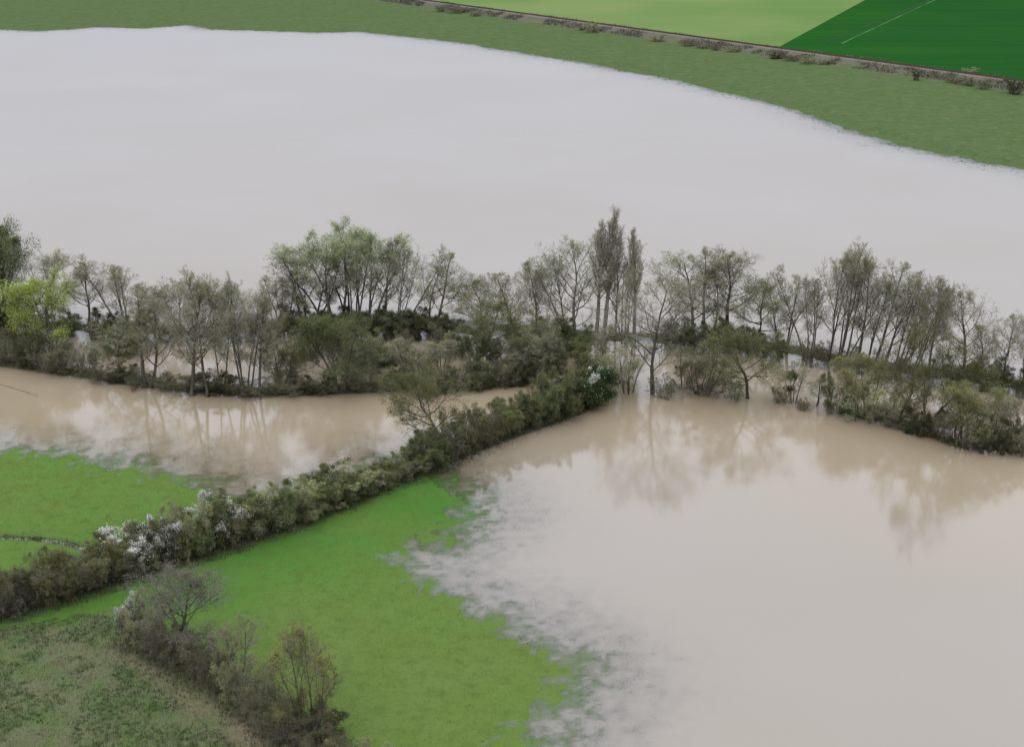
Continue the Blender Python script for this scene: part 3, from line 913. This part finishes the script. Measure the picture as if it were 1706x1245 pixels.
# the low thickets of the far bank
for kind, x, yb, yt, w, lab, grp in (
    [('shrub_dark', x, yb, yt, w, 'dark olive thicket bush along the far bank under the green-topped clump', 'thicket bushes of the far bank') for x, yb, yt, w in
     ((505, 556, 512, 70), (545, 558, 520, 64), (590, 560, 516, 74), (632, 562, 514, 76), (672, 562, 516, 70), (706, 562, 518, 64), (738, 560, 528, 56))] +
    [('shrub_green', x, yb, yt, w, 'mid green bush in the gap between the mushroom-shaped tree and poplars', 'green bushes before the poplars') for x, yb, yt, w in
     ((880, 580, 532, 60), (925, 582, 536, 64), (962, 590, 548, 50))] +
    [('shrub_dark', x, yb, yt, w, 'dark bush beneath the twin-crowned clump', 'dark bushes under the twin-crowned clump') for x, yb, yt, w in
     ((1128, 580, 538, 52), (1160, 584, 534, 62), (1205, 584, 538, 58), (1245, 588, 545, 56), (1285, 594, 556, 50))] +
    [('shrub_twiggy', x, yb, yt, w, 'brown twiggy bush at the feet of the leaning grove', 'brush under the leaning grove') for x, yb, yt, w in
     ((1350, 608, 570, 46), (1388, 614, 574, 54), (1430, 620, 582, 50), (1478, 628, 586, 54), (1520, 632, 592, 50))] +
    [('shrub_dark', x, yb, yt, w, 'dark bush on the far bank past the big olive tree', 'dark bushes past the big olive tree') for x, yb, yt, w in
     ((1590, 640, 600, 56), (1628, 646, 598, 60), (1662, 652, 612, 50), (1700, 660, 622, 50))] +
    [('shrub_dark', x, yb, yt, w, 'dark green bush behind the yellow-green tree on the far bank', 'bushes behind the yellow-green tree') for x, yb, yt, w in
     ((-5, 556, 500, 70), (40, 556, 506, 70), (110, 558, 520, 56), (170, 560, 522, 54), (222, 566, 528, 50))] +
    [('shrub_twiggy', x, yb, yt, w, 'twiggy brown bush behind the spiky trees on the far bank', 'brush behind the spiky trees') for x, yb, yt, w in
     ((270, 568, 535, 50), (315, 570, 535, 52), (360, 570, 532, 52), (405, 568, 534, 52), (450, 562, 528, 54))]):
    plant(kind, 'bush', x, yb, yt, w, lab, SH, grp)

# dark scrub on the near bank, left
for i, x in enumerate(range(-40, 690, 31)):
    yb = float(np.interp(x, [-40, 0, 160, 320, 450, 560, 640, 700], [594, 605, 630, 652, 657, 652, 648, 642])) + R.uniform(-4, 3)
    big = x < 170
    kind = ('shrub_twiggy', 'shrub_twiggy', 'shrub_twiggy', 'shrub_dark', 'shrub_twiggy')[i % 5]
    lab = 'dark leafy bush in the scrub along the near bank' if kind == 'shrub_dark' else 'brown twiggy bush in the scrub along the near bank'
    plant(kind, 'bank_bush', x + R.uniform(-6, 6), yb, yb - (R.uniform(40, 54) if big else R.uniform(18, 34)), R.uniform(48, 64), lab, SH, lab.replace('bush', 'bushes'))
# scrub standing in water, middle and right
for kind, x, yb, yt, w, lab in (
    ('shrub_twiggy', 1172, 655, 586, 82, 'stool-like willow of many thin stems standing in the flood'),
    ('shrub_twiggy', 1105, 660, 628, 46, 'low scrub at the foot of the large bare tree'),
    ('shrub_grey', 1222, 664, 632, 36, 'low grey scrub at the foot of the spreading olive tree'),
    ('shrub_grey', 1300, 670, 640, 34, 'sparse scrub between the spreading olive tree and the mistletoe snag'),
    ('shrub_twiggy', 1340, 682, 664, 26, 'tiny dark scrub past the mistletoe snag'),
    ('shrub_olive', 1390, 686, 626, 50, 'olive sapling bush in the flood before the tan-crowned tree'),
    ('shrub_grey', 1442, 700, 634, 84, 'grey many-stemmed willow bush below the tan-crowned tree'),
    ('shrub_twiggy', 1490, 710, 678, 54, 'low dark scrub between grey willow bush and big olive tree'),
    ('shrub_dark', 1528, 722, 682, 56, 'dark leafy scrub at the foot of the big olive tree'),
    ('shrub_twiggy', 1568, 732, 690, 50, 'brown scrub just past the big olive trunk'),
    ('shrub_twiggy', 1615, 748, 704, 46, 'brown scrub beneath the yellowish tree'),
    ('shrub_dark', 1640, 752, 716, 44, 'dark bush on the bank past the yellowish tree'),
    ('shrub_dark', 1672, 754, 700, 46, 'dark upright bush near the end of the low bank'),
    ('shrub_twiggy', 1704, 758, 712, 50, 'brown twiggy bush at the end of the low bank'),
    ('shrub_grey', 705, 660, 630, 46, 'grey bush joining the near bank to the long hedge'),
    ('shrub_grey', 830, 640, 598, 50, 'pale grey bush in the water past the mushroom-shaped tree'),
    ('shrub_grey', 1020, 640, 588, 60, 'pale greenish bush behind the dark blossom bush'),
    ('shrub_olive', 980, 620, 570, 60, 'olive bush beneath the poplars'),
    ):
    plant(kind, 'flooded_bush', x, yb, yt, w, lab, SH)

# the long hedge: surveyed foot line with the height of the hedge above it
HX = [-60, 0, 100, 200, 260, 340, 420, 500, 560, 640, 700, 760, 850, 930, 985]
HB = [1048, 1026, 995, 960, 940, 915, 890, 860, 838, 806, 782, 757, 722, 690, 668]
HT = [954, 946, 922, 892, 856, 834, 814, 805, 790, 764, 737, 692, 660, 612, 614]
x = -55.0
i = 0
while x < 950:
    yb = float(np.interp(x, HX, HB)) + R.uniform(-9, 5)
    yt = float(np.interp(x, HX, HT)) + R.uniform(-3, 16)
    w = R.uniform(66, 92) * (1.0 if x < 600 else 0.85)
    if 226 < x < 292:
        kind, what = 'shrub_blossom', 'white-blossomed shrub in the long hedge near the bare round tree'
    elif 352 < x < 375:
        kind, what = 'shrub_blossom', 'sparsely blossomed whitish shrub in the middle of the long hedge'
    elif x < 225:
        kind = ('shrub_twiggy', 'shrub_olive', 'shrub_twiggy', 'shrub_olive', 'shrub_twiggy')[i % 5]
        what = {'shrub_twiggy': 'brown-grey twiggy shrub in the long hedge beside the rough pasture', 'shrub_olive': 'olive shrub in the long hedge beside the rough pasture'}[kind]
    elif x < 640:
        kind = ('shrub_olive', 'shrub_grey', 'shrub_green', 'shrub_grey', 'shrub_olive')[i % 5]
        what = {'shrub_olive': 'olive shrub in the long hedge between the two meadows', 'shrub_grey': 'silvery grey shrub in the long hedge between the two meadows', 'shrub_green': 'fresh green shrub in the long hedge between the two meadows'}[kind]
    elif x < 860:
        kind = ('shrub_olive', 'shrub_twiggy', 'shrub_olive', 'shrub_olive', 'shrub_green', 'shrub_twiggy')[i % 6]
        what = {'shrub_olive': 'olive shrub in the long hedge where water lies on both sides', 'shrub_twiggy': 'twiggy shrub in the long hedge where water lies on both sides', 'shrub_green': 'green shrub in the long hedge where water lies on both sides'}[kind]
    else:
        kind = ('shrub_green', 'shrub_olive')[i % 2]
        what = {'shrub_green': 'tall green shrub at the flooded end of the long hedge', 'shrub_olive': 'tall olive shrub at the flooded end of the long hedge'}[kind]
    plant(kind, 'hedge_shrub', x, yb, yt, w, what, SH, what.replace('shrub', 'shrubs'))
    x += R.uniform(19, 27)
    i += 1
plant('shrub_blossom_dark', 'blossom_bush', 985, 672, 612, 84, 'dark evergreen bush dotted with white blossom at the hedge tip', SH)
plant('shrub_yellow', 'hedge_shrub', 178, 962, 910, 56, 'pale yellow-green shrub in the hedge next to the white blossom', SH)
plant('shrub_blossom', 'hedge_shrub', 222, 1062, 1000, 40, 'small white-flowered bush under the round bare tree', SH)
# the short hedge
for i, (x, yb, yt, w, kind) in enumerate(((248, 1072, 985, 80, 'shrub_grey'), (276, 1098, 1020, 84, 'shrub_twiggy'), (305, 1110, 1050, 74, 'shrub_twiggy'),
        (335, 1128, 1062, 74, 'shrub_twiggy'), (362, 1148, 1062, 80, 'shrub_twiggy'), (392, 1168, 1080, 82, 'shrub_grey'),
        (420, 1190, 1105, 78, 'shrub_twiggy'), (445, 1212, 1135, 80, 'shrub_twiggy'), (470, 1236, 1150, 82, 'shrub_twiggy'), (500, 1262, 1180, 86, 'shrub_twiggy'),
        (540, 1290, 1215, 90, 'shrub_twiggy'), (590, 1310, 1235, 90, 'shrub_grey'), (640, 1330, 1255, 90, 'shrub_grey'))):
    lab = {'shrub_grey': 'grey shrub in the short hedge below the round bare tree', 'shrub_twiggy': 'dark brown twiggy shrub in the short hedge below the round bare tree'}[kind]
    plant(kind, 'hedge_shrub', x, yb, yt + 6, w * 0.85, lab, SH, lab.replace('shrub', 'shrubs'))
plant('shrub_dark', 'evergreen_bush', 530, 1252, 1196, 100, 'dark green bush at the foot of the mustard-tinged tree', SH)

# mistletoe balls: parts of the tree that carries them
def clump_mesh(seed, n=420, s=0.10):
    r = random.Random(seed)
    v, f = [], []
    for _ in range(n):
        q = Vector((r.gauss(0, 1), r.gauss(0, 1), r.gauss(0, 1))).normalized() * (r.random() ** 0.4)
        a = Vector((r.gauss(0, 1), r.gauss(0, 1), r.gauss(0, 1))).normalized()
        b = perp(a)
        k = len(v)
        v += [tuple(q - a * s * 1.6), tuple(q + b * s), tuple(q + a * s * 1.6), tuple(q - b * s)]
        f.append((k, k + 1, k + 2, k + 3))
    return mesh_from('mistletoe', v, f, [M['mistletoe']])
MIST = clump_mesh(4)
bpy.context.view_layer.update()
def ball(root, px, py, rpx):
    Y = root.location.y
    k = mpp(Y, 8)
    o = link('mistletoe', MIST, root)
    wp = Matrix.Translation(((px - IW / 2) * k, Y, height_at(py, Y))) @ Matrix.Diagonal((rpx * k, rpx * k, rpx * k * 0.85, 1))
    o.matrix_parent_inverse = Matrix()
    o.matrix_basis = root.matrix_world.inverted() @ wp
ball(by_label['small snag in the flood carrying a round mistletoe ball'], 1323, 626, 11)
ball(by_label['small snag in the flood carrying a round mistletoe ball'], 1322, 648, 6)
for o in list(COL.objects):
    lab = o.get('label', '')
    if lab.startswith('pale green tree with dark nest'):
        ball(o, 597, 435, 5)
    elif lab.startswith('budding tree with crown swept'):
        ball(o, 659, 456, 4)
    elif lab.startswith('highest tree of the clump'):
        ball(o, 584, 428, 4)

# drowned understorey between the two rows
ui = 0
for x in list(range(14, 900, 36)):
    if 92 < x < 165 or 225 < x < 475:
        continue
    lo, hi = np.interp(x, [0, 320, 640, 1000, 1200, 1480], [562, 575, 572, 590, 600, 640]), np.interp(x, [0, 320, 640, 1000, 1200, 1480], [590, 632, 630, 628, 632, 668])
    yb = float(R.uniform(lo, hi))
    kind = ('shrub_olive', 'shrub_twiggy', 'shrub_grey', 'shrub_green', 'shrub_twiggy')[ui % 5]
    adj = {'shrub_olive': 'olive', 'shrub_twiggy': 'brown twiggy', 'shrub_green': 'light green', 'shrub_grey': 'grey'}[kind]
    lab = adj + ' bush in the drowned understorey between the tree rows'
    plant(kind, 'understorey_bush', x + R.uniform(-9, 9), yb, yb - R.uniform(30, 62), R.uniform(44, 70), lab, SH, lab.replace('bush', 'bushes'))
    ui += 1

# scrub closing the channel behind the long hedge
for i, (x, yb, h_) in enumerate(((706, 650, 40), (738, 652, 34), (768, 648, 44), (800, 646, 38), (832, 644, 46), (862, 640, 40), (892, 634, 48), (920, 626, 50))):
    kind = ('shrub_twiggy', 'shrub_dark')[i % 2]
    lab = ('brown' if kind == 'shrub_twiggy' else 'dark leafy') + ' bush closing the channel behind the hedge tree'
    plant(kind, 'channel_bush', x, yb, yb - h_, 56, lab, SH, lab.replace('bush', 'bushes'))

# scrub along the railway bank
for x, yb, yt, w, kind in ((985, 50, 36, 26, 'shrub_grey'), (968, 50, 42, 18, 'shrub_twiggy'), (760, 18, 10, 26, 'shrub_twiggy'), (790, 22, 15, 24, 'shrub_twiggy'), (735, 12, 6, 20, 'shrub_twiggy'),
        (1096, 66, 58, 22, 'shrub_grey'), (1145, 76, 66, 26, 'shrub_twiggy'), (1168, 80, 69, 28, 'shrub_twiggy'), (1192, 83, 73, 26, 'shrub_twiggy'), (1222, 86, 77, 22, 'shrub_grey'),
        (1292, 97, 87, 26, 'shrub_dark'), (1318, 101, 90, 28, 'shrub_twiggy'), (1346, 105, 93, 30, 'shrub_grey'), (1374, 107, 98, 24, 'shrub_grey'), (1527, 124, 119, 12, 'shrub_dark'),
        (1590, 136, 125, 28, 'shrub_twiggy'), (1614, 139, 126, 28, 'shrub_twiggy'), (1640, 141, 130, 24, 'shrub_twiggy'), (1618, 122, 112, 30, 'shrub_grey'), (1690, 147, 131, 30, 'shrub_dark')):
    lab = {'shrub_grey': 'pale grey shrub growing on the railway bank', 'shrub_twiggy': 'brown twiggy shrub growing on the railway bank', 'shrub_dark': 'dark rounded shrub growing on the railway bank'}[kind]
    plant(kind, 'railway_shrub', x, yb, yt, w, lab, SH, lab.replace('shrub', 'shrubs'))

# ------------------------------------------------------------------ grasses
def blades(name, pts, hgt, wid, per, mat, seed, spread=0.12):
    """short tufts of blades, one mesh nobody could count"""
    n = len(pts)
    g = np.random.default_rng(seed)
    P = np.repeat(pts, per, 0)
    m_ = len(P)
    off = g.normal(0, spread, (m_, 2))
    az = g.uniform(0, 6.283, m_)
    ln = g.uniform(0.5, 1.3, m_) * np.repeat(hgt if np.ndim(hgt) else np.full(n, hgt), per)
    lean = g.uniform(0.1, 0.9, m_)
    bx, by = P[:, 0] + off[:, 0], P[:, 1] + off[:, 1]
    bz = P[:, 2] - 0.03
    dx, dy = np.cos(az), np.sin(az)
    v = np.empty((m_, 3, 3))
    v[:, 0] = np.stack([bx - dy * wid, by + dx * wid, bz], 1)
    v[:, 1] = np.stack([bx + dy * wid, by - dx * wid, bz], 1)
    v[:, 2] = np.stack([bx + dx * ln * lean, by + dy * ln * lean, bz + ln], 1)
    me = bpy.data.meshes.new(name)
    me.vertices.add(m_ * 3)
    me.vertices.foreach_set('co', v.astype(np.float32).ravel())
    me.loops.add(m_ * 3)
    me.loops.foreach_set('vertex_index', np.arange(m_ * 3, dtype=np.int32))
    me.polygons.add(m_)
    me.polygons.foreach_set('loop_start', np.arange(0, m_ * 3, 3, dtype=np.int32))
    me.materials.append(mat)
    me.update(calc_edges=True)
    o = link(name, me)
    o['kind'] = 'stuff'
    return o

def scatter(n, x0, x1, y0, y1, test):
    x = NR.uniform(x0, x1, n)
    y = NR.uniform(y0, y1, n)
    z = terrain(x, y)
    k = test(x, y, z)
    return np.stack([x[k], y[k], z[k]], 1)

def grass_mat(name, a, b, sc=0.3):
    m, nt, out = new_mat(name)
    f = nz(nt, sc, 4, 0.65, vec_obj(nt))
    bsdf(nt, out, mixc(nt, ramp(nt, f, 0.35, 0.65), a, b), 0.9, 0.1)
    return m

M['g_rough'] = grass_mat('rough_grass', (0.066, 0.098, 0.034), (0.100, 0.112, 0.050))
M['g_dry'] = grass_mat('dry_litter', (0.138, 0.122, 0.072), (0.190, 0.165, 0.100))
M['g_bramble'] = grass_mat('bramble', (0.045, 0.050, 0.030), (0.080, 0.070, 0.048))
M['g_rank'] = grass_mat('rank_weeds', (0.062, 0.072, 0.036), (0.092, 0.094, 0.052))
M['g_verge'] = grass_mat('verge_weeds', (0.060, 0.056, 0.038), (0.125, 0.105, 0.080), 0.08)
M['g_meadow'] = grass_mat('meadow_grass', (0.062, 0.130, 0.022), (0.096, 0.145, 0.032), 0.05)
M['g_wet'] = grass_mat('flooded_grass', (0.105, 0.150, 0.060), (0.130, 0.160, 0.080))
inside = lambda V, d=0: (lambda x, y: sdf(np.stack([x, y], 1), V) > d)
in_rough, in_main = inside(rough_poly, -0.5), inside(main_poly)
in_main_near = inside(main_poly, -14)
pr = scatter(52000, -62, 0, 92, 138, lambda x, y, z: in_rough(x, y) & (x > -0.40 * y - 4))
nzr = fbm(pr[:, 0], pr[:, 1], 4.5, 4, 71)
nzb = fbm(pr[:, 0], pr[:, 1], 3.0, 4, 72)
dl = linedist(pr[:, :2], dry_line)
dry_k = (nzr > 0.10) | ((dl < 2.0) & (NR.random(len(pr)) < 0.6))
bra_k = ~dry_k & (nzb > 0.09)
blades('rough_pasture_grass', pr[~dry_k & ~bra_k], 0.30, 0.035, 4, M['g_rough'], 1)
blades('dry_grass_litter', pr[dry_k][::2], 0.26, 0.03, 4, M['g_dry'], 2, 0.2)
blades('bramble_patches', pr[bra_k][::2], 0.30, 0.05, 4, M['g_rank'], 3, 0.25)
pm = scatter(60000, -66, 14, 95, 172, lambda x, y, z: in_main(x, y) & ~in_rough(x, y) & (z > 0.0))
blades('meadow_grass', pm, 0.10, 0.03, 3, M['g_meadow'], 4, 0.15)
pw = scatter(240000, -70, 30, 95, 182, lambda x, y, z: (z > -0.24) & (z < 0.0) & in_main_near(x, y) & (NR.random(len(x)) < np.clip(0.6 + z * 3.4, 0.02, 1) * (fbm(x, y, 1.1, 3, 90) > 0.02)))
blades('flooded_margin_grass', pw, np.clip(-pw[:, 2], 0, 1) + 0.11, 0.022, 4, M['g_wet'], 5, 0.13)
pf = scatter(160000, -260, 200, 260, 640, lambda x, y, z: (z > -0.14) & (z < 0.03) & (sdf(np.stack([x, y], 1), far_poly) > -14) & (NR.random(len(x)) < np.clip(0.8 + z * 5, 0, 1)) & (fbm(x, y, 3, 3, 91) > -0.02))
blades('far_shore_grass', pf, np.clip(-pf[:, 2], 0, 1) + 0.26, 0.08, 3, M['g_wet'], 6, 0.3)
# grass skirts along the feet of the hedges and the rushes in the ditch
ph = scatter(26000, -66, 14, 95, 182, lambda x, y, z: (linedist(np.stack([x, y], 1), hedge_lines) < 2.9) | (linedist(np.stack([x, y], 1), hedge2_lines) < 2.7))
blades('hedge_foot_weeds', ph, 0.45, 0.05, 4, M['g_bramble'], 7, 0.25)
pd = scatter(30000, -72, -28, 130, 152, lambda x, y, z: linedist(np.stack([x, y], 1), ditch) < 0.38)
blades('ditch_rushes', pd, 0.32, 0.03, 4, M['g_bramble'], 8, 0.1)

pv = []
for _ in range(9000):
    s_ = R.uniform(-150, 420)
    d_ = R.choice((-1, -1, 1)) * (R.uniform(2.8, 7.5) ** 1.0)
    pv.append(railoff(s_, d_))
pv = np.array(pv)
pvz = terrain(pv[:, 0], pv[:, 1])
kv = fbm(pv[:, 0], pv[:, 1], 9, 3, 95) > -0.03
blades('railway_verge_weeds', np.stack([pv[:, 0], pv[:, 1], pvz], 1)[kv], 0.85, 0.10, 4, M['g_verge'], 9, 0.5)

# ------------------------------------------------------------------ flotsam
def tussock_mesh(seed):
    r = random.Random(seed)
    v, f = [], []
    for _ in range(90):
        q = 6.28 * r.random()
        d = r.random() ** 0.6 * 0.5
        x, y = math.cos(q) * d, math.sin(q) * d
        a = r.random() * 6.28
        k = len(v)
        hh = r.uniform(0.15, 0.42)
        v += [(x - 0.03 * math.sin(a), y + 0.03 * math.cos(a), -0.1), (x + 0.03 * math.sin(a), y - 0.03 * math.cos(a), -0.1), (x * 1.7 + r.gauss(0, 0.08), y * 1.7 + r.gauss(0, 0.08), hh)]
        f.append((k, k + 1, k + 2))
    return mesh_from('rush_tussock', v, f, [M['g_bramble']])
TUS = [tussock_mesh(k) for k in range(3)]
for i, (x, y) in enumerate(((497, 802), (508, 799), (521, 793), (530, 790), (538, 786), (548, 780), (556, 778), (565, 773), (572, 770), (580, 767))):
    X, Y = G(x, y)
    o = link('rush_tussock', TUS[i % 3], None, (X, Y, 0.0))
    o.rotation_euler = (0, 0, R.uniform(0, 6))
    s = R.uniform(0.7, 1.3)
    o.scale = (s * 1.3, s * 0.9, s)
    tag(o, 'dark drowned rush tussock in the line beside the long hedge', 'tussock', 'drowned tussocks beside the hedge')
def branch_mesh(seed, L):
    pl = Plant(seed, dict(h=L, rad=0.045, stems=[(0, 0, 0.02, 0.05, 1.0)], clear=0.1, n=(9, 4), angle=(25, 30), ratio=(1, 0.5), env=lambda t: 0.10, wander=(0.06, 0.12, 0.2, 0.2), trop=(0, 0, 0, 0), levels=2, leaf_n=0))
    v, f = [], []
    for pts, rads, lev in pl.br:
        base = len(v)
        for j, p in enumerate(pts):
            for s in range(4):
                q = 1.571 * s
                v.append((p.z, p.x * 0.8 + math.cos(q) * rads[j], p.y * 0.12 + math.sin(q) * rads[j]))
            if j:
                for s in range(4):
                    f.append((base + (j - 1) * 4 + s, base + (j - 1) * 4 + (s + 1) % 4, base + j * 4 + (s + 1) % 4, base + j * 4 + s))
    return mesh_from('floating_branch', v, f, [M['bark']])
a, b = Vector((*G(-4, 640), 0)), Vector((*G(84, 657), 0))
fb = link('floating_branch', branch_mesh(5, (b - a).length), None, (a.x, a.y, 0.02))
fb.rotation_euler = (0, 0, math.atan2(b.y - a.y, b.x - a.x))
tag(fb, 'thin dark branch drifting on the muddy water off the near bank', 'branch')

# ------------------------------------------------------------------ single out the members of each row by counting from a landmark
ORD = ('first second third fourth fifth sixth seventh eighth ninth tenth eleventh twelfth thirteenth fourteenth fifteenth sixteenth '
       'seventeenth eighteenth nineteenth twentieth').split()
def count_off(label, landmark, lx, short):
    mem = [o for o in COL.objects if o.get('label') == label]
    mem.sort(key=lambda o: abs(o.location.x - lx))
    for n_, o in enumerate(mem):
        if len(mem) > 1:
            o['label'] = short % ORD[n_] + ', counted from ' + landmark
        else:
            o['label'] = label
SPOT = lambda px, py: G(px, py)[0]
for args in (
    ('dark olive thicket bush along the far bank under the green-topped clump', 'the lone leaning tree', SPOT(745, 560), '%s dark thicket bush under the green-topped clump'),
    ('mid green bush in the gap between the mushroom-shaped tree and poplars', 'the poplars', SPOT(1000, 580), '%s green bush behind the hedge end'),
    ('dark bush beneath the twin-crowned clump', 'the poplars', SPOT(1060, 580), '%s dark bush beneath the twin-crowned clump'),
    ('brown twiggy bush at the feet of the leaning grove', 'the big olive tree', SPOT(1550, 630), '%s brown bush under the leaning grove'),
    ('dark bush on the far bank past the big olive tree', 'the big olive tree', SPOT(1550, 640), '%s dark far-bank bush'),
    ('dark green bush behind the yellow-green tree on the far bank', 'the spiky trees', SPOT(340, 560), '%s dark green far-bank bush'),
    ('twiggy brown bush behind the spiky trees on the far bank', 'the green-topped clump', SPOT(520, 560), '%s brown far-bank bush'),
    ('dark leafy bush in the scrub along the near bank', 'the long hedge', SPOT(720, 640), '%s dark leafy near-bank bush'),
    ('brown twiggy bush in the scrub along the near bank', 'the long hedge', SPOT(720, 640), '%s brown twiggy near-bank bush'),
    ('slanting bare tree inside the leaning grove', "the grove's tallest tree", SPOT(1380, 603), '%s slanting bare tree of the leaning grove'),
    ('white-blossomed shrub in the long hedge near the bare round tree', 'the rough pasture end', SPOT(100, 1000), '%s white-blossomed shrub of the long hedge'),
    ('brown-grey twiggy shrub in the long hedge beside the rough pasture', 'the white blossom', SPOT(230, 950), '%s twiggy shrub of the hedge by the rough pasture'),
    ('olive shrub in the long hedge beside the rough pasture', 'the white blossom', SPOT(230, 950), '%s olive shrub of the hedge by the rough pasture'),
    ('olive bush in the drowned understorey between the tree rows', 'the yellow-green tree', SPOT(-60, 600), '%s olive bush between the tree rows'),
    ('brown twiggy bush in the drowned understorey between the tree rows', 'the yellow-green tree', SPOT(-60, 600), '%s brown bush between the tree rows'),
    ('light green bush in the drowned understorey between the tree rows', 'the yellow-green tree', SPOT(-60, 600), '%s light green bush between the tree rows'),
    ('grey bush in the drowned understorey between the tree rows', 'the yellow-green tree', SPOT(-60, 600), '%s grey bush between the tree rows'),
    ('brown bush closing the channel behind the hedge tree', 'the dark blossom bush', SPOT(985, 640), '%s brown bush closing the channel'),
    ('dark leafy bush closing the channel behind the hedge tree', 'the dark blossom bush', SPOT(985, 640), '%s dark leafy bush closing the channel'),
    ('olive shrub in the long hedge between the two meadows', 'the white blossom', SPOT(230, 950), '%s olive hedge shrub between the two meadows'),
    ('silvery grey shrub in the long hedge between the two meadows', 'the white blossom', SPOT(230, 950), '%s silvery hedge shrub between the two meadows'),
    ('fresh green shrub in the long hedge between the two meadows', 'the white blossom', SPOT(230, 950), '%s fresh green hedge shrub between the two meadows'),
    ('sparsely blossomed whitish shrub in the middle of the long hedge', 'the white blossom', SPOT(230, 950), '%s sparsely blossomed shrub in the long hedge'),
    ('olive shrub in the long hedge where water lies on both sides', 'the hedge tip', SPOT(1000, 660), '%s olive hedge shrub with water on both sides'),
    ('twiggy shrub in the long hedge where water lies on both sides', 'the hedge tip', SPOT(1000, 660), '%s twiggy hedge shrub with water on both sides'),
    ('green shrub in the long hedge where water lies on both sides', 'the hedge tip', SPOT(1000, 660), '%s green hedge shrub with water on both sides'),
    ('tall green shrub at the flooded end of the long hedge', 'the dark blossom bush', SPOT(1000, 660), '%s tall green shrub of the long hedge'),
    ('tall olive shrub at the flooded end of the long hedge', 'the dark blossom bush', SPOT(1000, 660), '%s tall olive shrub of the long hedge'),
    ('grey shrub in the short hedge below the round bare tree', 'the round bare tree', SPOT(230, 1060), '%s grey shrub of the short hedge'),
    ('dark brown twiggy shrub in the short hedge below the round bare tree', 'the round bare tree', SPOT(230, 1060), '%s dark twiggy shrub of the short hedge'),
    ('dark drowned rush tussock in the line beside the long hedge', 'the meadow end', SPOT(400, 850), '%s drowned rush tussock beside the long hedge'),
    ('slight bare tree in the flood behind the hedge end', 'the mushroom-shaped tree', SPOT(788, 620), '%s slight bare tree in the flood'),
    ('pale grey shrub growing on the railway bank', 'the wheat field end', SPOT(1706, 140), '%s pale grey railway-bank shrub'),
    ('brown twiggy shrub growing on the railway bank', 'the wheat field end', SPOT(1706, 140), '%s brown railway-bank shrub'),
    ('dark rounded shrub growing on the railway bank', 'the wheat field end', SPOT(1706, 140), '%s dark railway-bank shrub'),
):
    count_off(*args)
